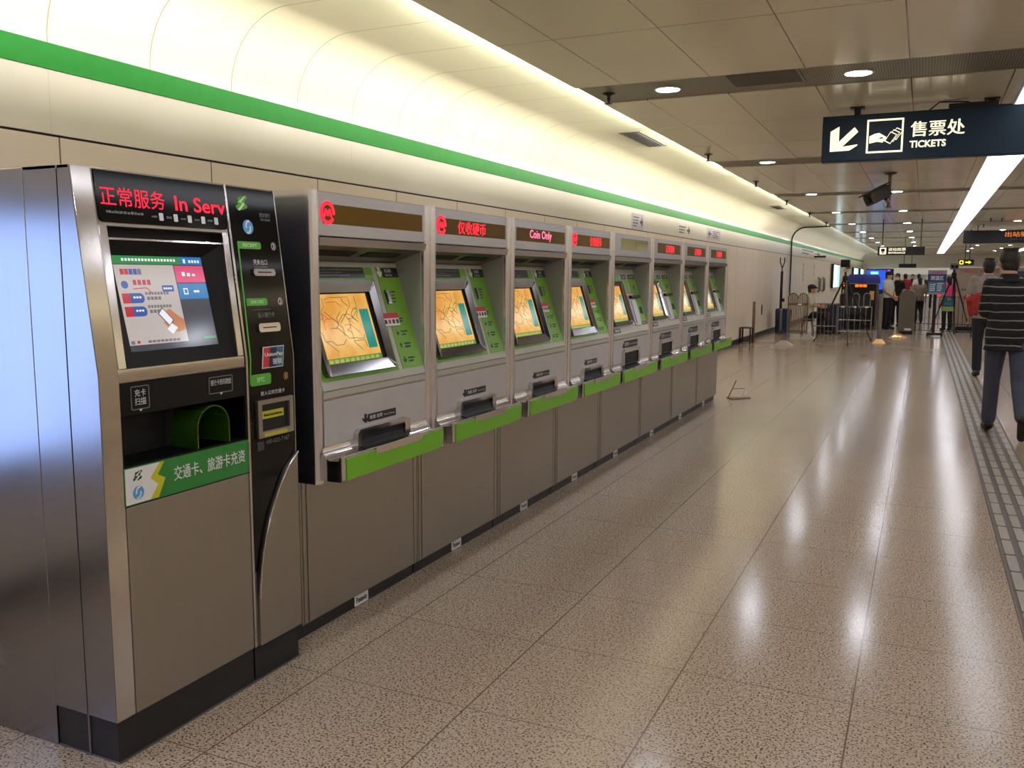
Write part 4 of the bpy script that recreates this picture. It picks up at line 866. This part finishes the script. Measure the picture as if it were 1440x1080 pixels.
    cloth(b, shirt, 'shirt')
    cc = MB().lathe([(.105*wide, -.050), (.090, -.020), (.080, .012), (.074, .022)], J['neck'], 'cloth_black' if shirt == 'shirt_striped' else shirt, 20); cc.build('collar', r_)
    # --- trousers
    b = MB(); b.loft([(p_.x, p_.y, p_.z-.13, .14, .115), (p_.x, p_.y, p_.z-.05, .178, .130), (p_.x, p_.y, p_.z+.06, .166, .122)], 'skin')
    for s_ in 'LR':
        H_, K_, A_ = J[s_+'H'], J[s_+'K'], J[s_+'A']
        b.capsule(H_-Vector((0, 0, .01)), K_, .100, .070, 'skin'); b.capsule(K_, lerp(K_, A_, .92), .070, .064, 'skin')
    cloth(b, pants, 'trousers')
    for s_ in 'LR':
        A_, T_ = J[s_+'A'], J[s_+'T']; back = A_+(A_-T_).normalized()*.03; d_ = (T_-A_).normalized()
        heel = A_+(J[s_+'A']-J[s_+'K']).normalized()*.045-d_*.045
        b = MB(); b.capsule(A_, heel, .045, .045, 'skin', 12); b.capsule(heel, T_, .046, .040, 'skin', 12); b.capsule(A_, lerp(heel, T_, .6), .044, .042, 'skin', 12)
        me_ = remesh(b, max(.008, voxel*.8), 2, 'shoe_black', 'shoe'); o = bpy.data.objects.new('shoe', me_); COL.objects.link(o); o.parent = r_
    # --- hair / cap
    b = MB(); b.ell(H(0, -.022, .030), (.084, .098, .104), 'skin', 20, 14, R); b.ell(H(0, -.045, -.025), (.076, .068, .090), 'skin', 16, 10, R)
    if long_hair: b.capsule(H(0, -.06, -.02), H(0, -.07, -.14), .072, .055, 'skin')
    for s_ in range(14 if fine else 0):
        t_ = 2*math.pi*s_/14; b.capsule(H(.045*math.cos(t_), -.03+.05*math.sin(t_), .10), H(.058*math.cos(t_+.3), -.035+.062*math.sin(t_+.3), .124), .022, .010, 'skin', 7)
    b.f = b.f; me_ = remesh(b, voxel*.8, 2, hair, 'hair'); o = bpy.data.objects.new('hair', me_); COL.objects.link(o); o.parent = r_
    if cap:
        b = MB(); b.ell(H(0, -.015, .060), (.096, .112, .075), 'skin', 20, 10, R); b.loft([(H(0, 0, 0).x, H(0, 0, 0).y, hd.z+.030, .092, .106), (H(0, 0, 0).x, H(0, 0, 0).y, hd.z+.075, .096, .112)], 'skin')
        b.capsule(H(-.045, .10, .040), H(.045, .10, .040), .018, .018, 'skin', 8); b.capsule(H(-.03, .145, .030), H(.03, .145, .030), .012, .012, 'skin', 8); b.capsule(H(0, .09, .042), H(0, .15, .030), .022, .016, 'skin', 8)
        o = bpy.data.objects.new('cap', remesh(b, voxel*.8, 2, cap, 'cap')); COL.objects.link(o); o.parent = r_
    if mask:
        MB().ell(H(0, .062, -.055), (.058, .050, .048), 'mask_white', 14, 10, R).build('face_mask', r_)
    r_.scale = (k, k, k); return r_
walk = dict(LH=(-.09, .02, .92), LK=(-.10, .15, .51), LA=(-.10, .255, .095), LT=(-.115, .43, .035), RH=(.09, -.01, .92), RK=(.105, -.09, .50), RA=(.125, -.39, .215), RT=(.135, -.29, .045))
pose1 = dict(walk, LS=(-.165, 0, 1.395), RS=(.165, 0, 1.395), LE=(-.200, .03, 1.14), LW=(-.11, .26, 1.13), RE=(.205, .0, 1.14), RW=(.14, .25, 1.13), head=(-.045, .05, 1.60), neck=(-.02, .0, 1.475), pelvis=(0, 0, .945))
person('person seen from behind in a black shirt with thin white stripes and jeans', (.745, 9.42, 0), 0, pose1, 1.025, 1.10, 'shirt_striped', 'denim', 'hair_brown', .009, .95, head_turn=.45, hem=.80)
pose2 = dict(LH=(-.09, 0, .93), LK=(-.085, .03, .51), LA=(-.075, -.01, .095), LT=(-.09, .16, .035), RK=(.10, .12, .52), RA=(.11, .20, .12), RT=(.12, .36, .05), LE=(-.235, -.02, 1.13), LW=(-.215, .08, .90))
person('person in a grey T-shirt with a red garment over the left arm, walking ahead', (.865, 14.96, 0), 0, pose2, 1.03, 1.08, 'shirt_grey', 'denim_dark', 'hair', .011, .62, hem=.86)
b = MB(); b.capsule((.66, 14.90, 1.15), (.86, 14.82, 1.27), .072, .05, 'skin'); b.capsule((.645, 14.92, 1.16), (.665, 14.92, .95), .066, .045, 'skin'); b.capsule((.70, 14.86, 1.15), (.73, 14.85, .97), .058, .040, 'skin'); b.capsule((.76, 14.83, 1.18), (.79, 14.83, 1.05), .05, .035, 'skin'); b.capsule((.86, 14.82, 1.27), (.94, 14.86, 1.34), .045, .03, 'skin')
me_ = remesh(b, .012, 4, 'cloth_red', 'red_garment'); o = bpy.data.objects.new('garment', me_); COL.objects.link(o); tag(o, 'red garment draped over the arm of the person in the grey T-shirt', 'garment')
clasp = dict(LE=(-.21, .05, 1.15), LW=(-.07, .20, .99), RE=(.21, .05, 1.15), RW=(.05, .21, .97), LA=(-.12, 0, .095), LT=(-.16, .15, .035), RA=(.12, 0, .095), RT=(.16, .15, .035))
person('standing guard in white short-sleeved shirt, black cap and trousers with hands clasped', (-.93, 27.45, 0), -2.05, clasp, .955, 1.05, 'shirt_white', 'cloth_black', 'hair', .014, .75, cap='cloth_black', hem=.95)
person('person with dark hair and white face mask behind the standing guard', (-.74, 29.4, 0), 2.8, dict(RE=(.26, .10, 1.22), RW=(.14, .26, 1.40)), .93, .95, 'cloth_black', 'cloth_black', 'hair', .016, .6, long_hair=True, mask=True, fine=False)
sit = dict(pelvis=(0, 0, .52), waist=(0, .0, .66), chest=(0, .02, .86), neck=(0, .03, 1.035), head=(0, .06, 1.165), LS=(-.175, .02, .975), RS=(.175, .02, .975), LE=(-.22, .10, .74), LW=(-.14, .30, .72), RE=(.22, .10, .74), RW=(.14, .30, .72),
           LH=(-.09, .02, .50), LK=(-.11, .43, .50), LA=(-.11, .40, .095), LT=(-.12, .56, .035), RH=(.09, .02, .50), RK=(.11, .43, .50), RA=(.11, .40, .095), RT=(.12, .56, .035))
person('seated officer in profile with black cap and white shirt behind the barriers', (-2.72, 24.4, 0), -math.pi/2, sit, 1.0, .95, 'shirt_white', 'cloth_black', 'hair', .014, .8, cap='cloth_black', hem=.90, fine=False)
t = root('stool', (-2.74, 24.4, 0), 0, 'dark stool under the seated officer', 'stool')
MB().lathe([(.17, .33), (.18, .35), (.17, .37)], (0, 0, 0), 'black_plastic', 20).build('seat', t)
for a, c in ((1, 1), (1, -1), (-1, 1), (-1, -1)): MB().tube([(.10*a, .10*c, .38), (.15*a, .15*c, 0)], .012, 'black_metal', 8).build('leg', t)
person('person in a bright pink top beyond the blue notice board', (.635, 27.6, 0), .4, {}, .88, .9, 'cloth_pink', 'cloth_black', 'hair', .016, .6, long_hair=True, fine=False)
person('person in a brown patterned top beyond the grey slatted gate', (-.12, 31.0, 0), .2, {}, .86, 1.0, 'cloth_pattern', 'cloth_black', 'hair', .018, .9, long_hair=True, fine=False)
for i, (x, y, sh, l) in enumerate(((-.70, 39, 'cloth_red', 'distant person in a red top past the gates'), (-.50, 44, 'cloth_black', 'distant person in a black top past the gates, left of the one in white'), (-.22, 41, 'shirt_white', 'distant person in a white top past the gates'), (.20, 45, 'denim_dark', 'distant person in dark blue past the gates, right of the one in white'))):
    person(l, (x, y, 0), 3.0 if i % 2 else .2, {}, .94, .95, sh, 'cloth_black', 'hair', .022, .7, fine=False)
# ------------------------------------------------------------------ barriers, stands and machines at the far end
def stanchion(x, y, h, label, base='gold', post='barrier_steel', w=.20, rad=.045):
    t = root('stanchion', (x, y, 0), 0, label, 'stanchion')
    b = MB(); vs = [(-w, -w, 0), (w, -w, 0), (w, w, 0), (-w, w, 0), (-.06, -.06, .10), (.06, -.06, .10), (.06, .06, .10), (-.06, .06, .10)]
    b.add(vs, [(3, 2, 1, 0), (4, 5, 6, 7), (0, 1, 5, 4), (1, 2, 6, 5), (2, 3, 7, 6), (3, 0, 4, 7)], base); b.build('base', t)
    if h: MB().tube([(0, 0, .09), (0, 0, h)], rad, post, 14).build('post', t); MB().lathe([(rad*1.15, h-.01), (rad*1.15, h+.02), (.01, h+.035)], (0, 0, 0), post, 14).build('post_cap', t)
    return t
stanchion(-.86, 21.6, 1.08, 'thick grey post on brass pyramid foot beside the arched barrier', w=.14)
stanchion(-.52, 23.85, .0, 'low brass pyramid foot on the floor before the grey slatted gate')
stanchion(-2.72, 19.9, .0, 'pale low pyramid foot on the floor before the brown barrier, nearer one', 'cast_grey')
stanchion(-2.52, 22.4, .0, 'pale low pyramid foot on the floor before the brown barrier, farther one', 'cast_grey', w=.16)
stanchion(-3.36, 23.9, .62, 'thin grey barrier post in front of the blue bin', 'black_metal', 'barrier_steel', .10, .035)
t = root('post', (-3.53, 20.8, 0), 0, 'brown waist-high post standing beside the wall past the machines', 'post')
MB().box(-.032, .032, -.02, .02, 0, .92, 'barrier_brown').build('upright', t, .004); MB().box(-.06, .06, -.08, .08, 0, .012, 'black_metal').build('foot', t)
t = root('low_stand', (-3.56, 20.1, 0), 0, 'low dark metal stand against the wall past the machines', 'stand')
for x, y in ((-.11, -.15), (.11, -.15), (-.11, .15), (.11, .15)): MB().box(x-.015, x+.015, y-.015, y+.015, 0, .34, 'black_metal').build('leg', t)
MB().box(-.125, .125, -.17, .17, .34, .365, 'black_metal').build('top_frame', t); MB().box(-.11, .11, -.16, -.14, .06, .08, 'black_metal').build('crossbar', t)
t = root('sign_foot', (-2.02, 10.95, 0), 0, 'folded metal foot with thin rods lying behind the end of the machine row', 'stand')
MB().plate(UP, [(-.02, -.20), (.16, .02), (.10, .10), (-.12, -.05)], .0, .012, 'barrier_brown').build('base_plate', t); MB().tube([(-.10, -.05, .012), (-.02, .0, .22)], .007, 'barrier_steel', 6).build('rod', t); MB().tube([(-.10, .12, .10), (.05, .20, .10)], .006, 'barrier_steel', 6).build('rod', t)
MB().tube([(.05, .2, .1), (.05, .06, .012)], .006, 'barrier_steel', 6).build('rod', t)
# blue bin and the forked pole in it
t = root('bin', (-3.36, 24.3, 0), 0, 'dark blue bin standing by the wall', 'bin')
MB().loft([(0, 0, 0, .19, .30), (0, 0, .62, .21, .33)], 'blue_box', 4).build('bin_body', t); MB().box(-.16, .16, -.24, .24, .62, .65, 'blue_box').build('lid', t)
t = root('pole', (-3.42, 24.2, .65), 0, 'thin black pole with a forked top rising from the blue bin', 'pole')
MB().tube([(0, 0, 0), (0, 0, .98)], .035, 'black_metal', 10).build('shaft', t); MB().tube([(0, 0, .97), (0, 0, 1.08)], .02, 'barrier_brown', 8).build('joint', t)
for s_ in (-1, 1): MB().tube([(0, 0, 1.06), (.05*s_, .04*s_, 1.22), (.05*s_, .04*s_, 1.34)], .015, 'black_metal', 8).build('prong', t)
MB().box(.0, .09, -.05, .05, .18, .27, 'black_plastic').build('clamp', t)
# brown slatted barrier with two humps
t = root('barrier', (-2.82, 22.9, 0), 0, 'brown slatted crowd barrier with two rounded humps', 'barrier')
hump = [(-.24, .08), (.24, .08)] + [(.12+.115*math.cos(a), .95+.135*math.sin(a)) for a in [math.pi*k/10 for k in range(11)]] + [(-.12+.115*math.cos(a), .95+.135*math.sin(a)) for a in [math.pi*k/10 for k in range(11)]]
for k in range(12):
    x = -.22+.04*k; zt = .95+.135*math.sqrt(max(0, 1-((abs(x)-.12)/.115)**2)); MB().box(x-.012, x+.012, .004, .016, .08, zt, 'barrier_brown').build('bar', t)
MB().box(-.235, .235, .016, .022, .78, .84, 'barrier_brown').box(-.235, .235, .016, .022, .12, .16, 'barrier_brown').build('crossbar', t)
MB().tube([(x, -.0, z) for x, z in hump], .014, 'barrier_brown', 8, closed=True).build('rim', t); MB().rect(front(-.002), .0, .09, .79, .83, 0, .004, 'label_white').build('label_plate', t)
for x in (-.2, .2): MB().box(x-.02, x+.02, -.14, .14, 0, .09, 'barrier_steel').build('foot', t)
def rail_barrier(x0, x1, y, z0, z1, n, label, hoops=(), mid=None):
    t = root('barrier', ((x0+x1)/2, y, 0), 0, label, 'barrier'); h = (x1-x0)/2
    MB().tube([(-h, 0, 0), (-h, 0, z1), (h, 0, z1), (h, 0, 0)], .018, 'barrier_steel', 8).build('frame', t)
    MB().tube([(-h, 0, z0), (h, 0, z0)], .014, 'barrier_steel', 8).build('rail', t)
    if mid: MB().tube([(-h, 0, mid), (h, 0, mid)], .014, 'barrier_steel', 8).build('rail', t)
    for k in range(n): x = -h+2*h*(k+1)/(n+1); MB().tube([(x, 0, 0.02), (x, 0, z1)], .010, 'barrier_steel', 6).build('bar', t)
    for c in hoops:
        c -= (x0+x1)/2; w_ = .075
        MB().tube([(c-w_, 0, z1)] + [(c-w_*math.cos(a), 0, 1.02+.07*math.sin(a)) for a in [math.pi*k/8 for k in range(9)]] + [(c+w_, 0, z1)], .012, 'barrier_steel', 8).build('hoop', t)
        MB().plate(front(.01), [(c-w_, z1), (c+w_, z1)] + [(c+w_*math.cos(a), 1.02+.07*math.sin(a)) for a in [math.pi*k/8 for k in range(9)]], 0, .004, 'black_matt').build('hoop_panel', t)
        MB().rect(front(-.02), c-.04, c+.04, z1-.02, z1+.02, 0, .004, 'label_white').build('reflector', t)
    return t
rail_barrier(-1.93, -1.15, 23.7, .12, .745, 5, 'steel crowd barrier with three black arched hoops along its top', (-1.83, -1.53, -1.27), .41)
rail_barrier(-2.55, -1.97, 23.8, .24, .80, 5, 'low steel railing in front of the blue lockers', (), None)
def black_rail(x0, x1, y, n, label):
    t = root('barrier', ((x0+x1)/2, y, 0), 0, label, 'barrier'); h = (x1-x0)/2
    MB().tube([(-h, 0, 0), (-h, 0, .97), (h, 0, .97), (h, 0, 0)], .012, 'black_metal', 8).build('frame', t)
    for z in (.06, .245): MB().tube([(-h, 0, z), (h, 0, z)], .009, 'black_metal', 6).build('rail', t)
    for k in range(n): x = -h+2*h*(k+1)/(n+1); MB().tube([(x, 0, .06), (x, 0, .97)], .007, 'black_metal', 6).build('bar', t)
black_rail(-.16, .50, 26.3, 5, 'thin black railing behind the blue notice board')
black_rail(.53, 1.31, 26.3, 6, 'thin black railing beside the beige booth, behind the dual camera tripod')
t = root('lockers', (-2.25, 24.9, 0), 0, 'dark blue locker unit behind the low steel railing', 'locker')
MB().box(-.30, .30, -.2, .2, .06, .79, 'blue_box').build('carcass', t, .004)
for k in range(3): MB().rect(front(-.2), -.285+.195*k, -.105+.195*k, .09, .76, 0, .008, 'navy_panel').build('door', t)
MB().box(-.31, .31, -.21, .21, 0, .06, 'black_matt').build('base', t)
# x-ray security machine
t = root('xray_machine', (-1.68, 27.3, 0), 0, 'black security screening machine with an orange lit display', 'screening machine')
MB().box(-.46, .46, -.45, .9, .12, 1.30, 'black_plastic').build('housing', t, .02); MB().box(-.42, .42, -.40, .85, 0, .12, 'black_matt').build('base', t)
b = MB(); b.text(front(-.452), '请安检', -.10, .22, 1.205, 1.285, .002, 'led_orange', .05); b.rect(front(-.452), -.40, -.30, 1.225, 1.265, 0, .003, 'led_orange'); b.build('led_display', t)
MB().rect(front(-.45), -.26, .26, .42, .95, 0, .01, 'rubber').build('curtain', t); MB().rect(front(-.45), .30, .42, .85, 1.10, 0, .01, 'gold').build('side_plate', t); MB().rect(front(-.45), -.42, -.34, 1.02, 1.13, 0, .01, 'gold').build('side_plate', t)
t = root('covered_stall', (-1.75, 30.2, 0), 0, 'stall under a blue cover behind the screening machine', 'stall')
MB().box(-.45, .45, -.4, .4, 0, 1.30, 'navy_panel').build('counter', t); b = MB().loft([(0, 0, 1.28, .50, .45), (0, 0, 1.50, .48, .42), (0, 0, 1.58, .40, .34)], 'blue_cover', 4); b.build('cover', t)
t = root('light_box', (-1.45, 34.0, 0), 0, 'violet and blue standing advertising panel far behind the guard', 'light box')
MB().box(-.45, .45, 0, .12, 0, 1.78, 'navy_panel').build('case', t); FB = front(0)
MB().rect(FB, -.43, .20, 1.05, 1.74, 0, .004, 'ad_far').rect(FB, .24, .34, 1.05, 1.74, 0, .004, 'ad_violet').rect(FB, -.30, -.05, 1.45, 1.68, .004, .006, 'lightbox_cyan').build('lit_panel', t)
def tripod(x, y, apex, feet, label, head):
    t = root('camera_tripod', (x, y, 0), 0, label, 'tripod')
    for fx, fy in feet:
        p, q = Vector((.02*(1 if fx > 0 else -1), 0, apex)), Vector((fx, fy, .0)); m_ = lerp(p, q, .55)
        l = MB().tube([p, m_], .020, 'black_metal', 8).tube([m_, lerp(p, q, .98)], .013, 'black_metal', 8).build('leg', t); MB().lathe([(.02, 0), (.022, .03), (.014, .05)], q, 'rubber', 10).build('foot', l)
    MB().lathe([(.04, apex-.10), (.065, apex-.03), (.055, apex+.05), (.025, apex+.07), (.025, apex+.16)], (0, 0, 0), 'black_metal', 16).build('collar', t)
    MB().tube([(0, 0, apex-.6), (0, 0, apex)], .014, 'black_metal', 8).build('centre_column', t)
    if head == 'box':
        hd = MB().box(-.105, .085, -.13, .13, apex+.25, apex+.42, 'black_plastic').build('camera_body', t, .01); MB().box(.0, .10, -.10, .10, apex+.21, apex+.30, 'grille_slat').build('grey_module', hd); MB().lathe([(.05, 0), (.05, .05), (.03, .05)], (-.04, -.13, apex+.33), 'black_glass', 14, (0, -1, 0)).build('lens', hd)
        MB().lathe([(.045, apex+.14), (.06, apex+.17), (.05, apex+.22)], (0, 0, 0), 'white_panel', 14).build('mount', t)
    else:
        hd = MB().box(-.10, .10, -.07, .07, apex+.13, apex+.30, 'print_grey').build('camera_body', t, .01)
        for s_ in (-1, 1): MB().lathe([(.036, 0), (.036, .03), (.02, .03)], (.045*s_, -.07, apex+.21), 'black_glass', 14, (0, -1, 0)).build('lens', hd)
    return t
tripod(-1.63, 21.4, 1.46, ((-.62, .08), (.19, -1.0), (.56, .95)), 'black tripod carrying a square camera in front of the crowd barriers', 'box')
tripod(.685, 25.45, 1.56, ((-.50, .25), (.10, .52), (.46, -.42)), 'black tripod carrying a dual-lens camera beside the blue notice board', 'dual')
# grey slatted gate
t = root('slatted_gate', (-.37, 25.3, 0), 0, 'grey slatted gate cabinet with rounded top between guard and notice board', 'gate')
g = [(-.20, .08), (.19, .08), (.19, 1.02), (.17, 1.09), (.10, 1.145), (.0, 1.16), (-.10, 1.145), (-.17, 1.09), (-.20, 1.0)]
MB().plate(front(0), g, -.35, 0, 'slatted_grey').build('cabinet', t, .004); MB().box(-.16, .16, .02, .33, 0, .08, 'black_matt').build('base', t); MB().rect(front(0), -.04, .12, .10, .16, 0, .004, 'label_white').build('light_plate', t)
t = root('belt_barrier', (-.64, 28.6, 0), 0, 'red belt barrier running from behind the standing guard to the grey slatted gate', 'barrier')
MB().rect(front(0), -.22, .22, .88, .93, -.004, .004, 'belt_red').build('belt', t)
for x in (-.22, .22): p_ = MB().lathe([(.13, 0), (.13, .012), (.022, .03), (.022, .95), (.03, .96), (.03, .985)], (x, 0, 0), 'barrier_steel', 16).build('post', t)
# notice board on a stand
t = root('notice_board', (.29, 24.8, 0), 0, 'blue notice board with lilac header on a black stand', 'notice board')
FS = front(-.03); MB().box(-.21, .21, -.03, .0, 1.06, 1.67, 'black_plastic').build('panel', t)
b = MB().rect(FS, -.20, .20, 1.06, 1.11, 0, .004, 'sign_purple').rect(FS, -.20, .20, 1.11, 1.38, 0, .004, 'board_teal').rect(FS, -.20, .20, 1.38, 1.57, 0, .004, 'board_blue').rect(FS, -.20, .20, 1.57, 1.67, 0, .004, 'sign_purple')
b.text(FS, '测温区', -.15, .15, 1.42, 1.53, .005, 'print_white', .02); b.text(FS, '疫情防控', -.12, .12, 1.59, 1.645, .005, 'print_red', .02); rd = random.Random(4); strokes(b, FS, -.16, -.03, 1.14, 1.34, .006, 'print_white', 4, rd); strokes(b, FS, .01, .16, 1.14, 1.36, .006, 'print_white', 5, rd); b.build('poster', t)
MB().box(-.06, .02, -.005, .045, .06, 1.08, 'black_metal').build('upright', t); MB().box(-.17, .20, -.16, -.10, .03, .085, 'black_metal').box(-.17, .20, .14, .20, .03, .085, 'black_metal').box(-.04, .02, -.12, .16, .03, .07, 'black_metal').build('base', t)
for x in (-.15, .18): MB().box(x-.02, x+.02, -.16, .20, 0, .03, 'rubber').build('foot', t)
t = root('poster', (.62, 26.06, .60), 0, 'teal and lime poster hung on the black railing', 'poster')
MB().rect(front(0), -.15, .15, .12, .40, 0, .01, 'paper_teal').build('upper_sheet', t); b = MB().rect(front(-.010), -.11, .09, .16, .24, 0, .002, 'board_teal'); b.text(front(-.01), '通告', -.05, .05, .28, .36, .002, 'paper_lime', .02); b.build('print', t); MB().rect(front(0), -.15, .15, .0, .12, 0, .01, 'paper_lime').build('lower_sheet', t)
for x in (-.10, .10): MB().tube([(x, 0, .38), (x, .23, .38)], .006, 'black_metal', 6).build('hook', t)
t = root('equipment_box', (1.04, 26.9, 0), 0, 'black box with white stripe on the floor beyond the tripod', 'box')
MB().box(-.21, .21, -.15, .15, .02, .16, 'black_plastic').build('case', t, .006); b = MB()
for k in range(4): b.rect(front(-.15), -.18+.095*k, -.10+.095*k, .03, .05, 0, .003, 'label_white')
b.build('stripe', t); [MB().box(x-.03, x+.03, -.12, .12, 0, .02, 'rubber').build('foot', t) for x in (-.16, .16)]
# beige booth behind the walkers
t = root('service_booth', (2.2, 28.5, 0), 0, 'beige panelled service booth behind the two walking people', 'booth')
MB().box(-1.42, 1.6, 0, 2.2, .0, 1.76, 'booth_beige').build('booth_wall', t, .004); MB().box(-1.45, 1.63, -.03, 2.23, 1.76, 1.80, 'label_white').build('cornice', t)
b = MB(); b.text(front(0), '文明出行 安全乘车', -1.30, -.30, 1.62, 1.72, .004, 'print_red', .02); b.build('lettering', t)
b = MB(); rd = random.Random(8)
for k in range(14): x = -1.30+.075*k; z = 1.09+.05*(k % 3 != 0); b.plate(front(0), [(x, z), (x+.03, z+.035), (x+.06, z), (x+.03, z-.03)], 0, .003, 'print_dark')
b.build('ornament', t); MB().box(-.76, -.752, -.002, .01, .05, 1.7, 'print_grey').build('panel_joint', t); MB().rect(front(0), -1.14, -.95, .86, .98, 0, .01, 'print_red').build('plate', t)
t = root('standing_panel', (2.35, 26.6, 0), 0, 'dark blue standing panel with a pale round mark at the right edge', 'panel')
MB().box(-.45, .6, 0, .08, .0, 1.66, 'navy_panel').build('board', t); b = MB(); b.ring(front(0), [(.08+.10*math.cos(2*math.pi*k/20), 1.38+.10*math.sin(2*math.pi*k/20)) for k in range(20)], [(.08+.07*math.cos(2*math.pi*k/20), 1.38+.07*math.sin(2*math.pi*k/20)) for k in range(20)], 0, .003, 'paper'); b.build('mark', t)
# ticket gates and bulkhead in the distance
for i in range(4):
    x = -.75+.42*i; t = root('ticket_gate', (x, 36.5, 0), 0, 'distant pale ticket gate, %s from the left' % ORD[i], 'ticket gate', 'ticket gates')
    MB().box(-.10, .10, -.7, .7, 0, 1.0, 'white_panel').build('cabinet', t, .02); MB().rect(front(-.7), -.07, .07, .80, .92, 0, .004, 'led_red' if i in (0, 3) else 'sign_lit').build('indicator', t)
t = root('bulkhead', (-.75, 46.0, 0), 0, 'distant cream bulkhead with dark openings beyond the ticket gates', 'bulkhead')
MB().box(-1.7, 2.6, 0, .3, 1.62, 1.92, 'wall_upper').build('lintel', t)
for x in (-1.6, -.35, .95, 2.5): MB().box(x-.12, x+.12, .02, .28, 0, 1.62, 'wall_upper').build('pier', t)
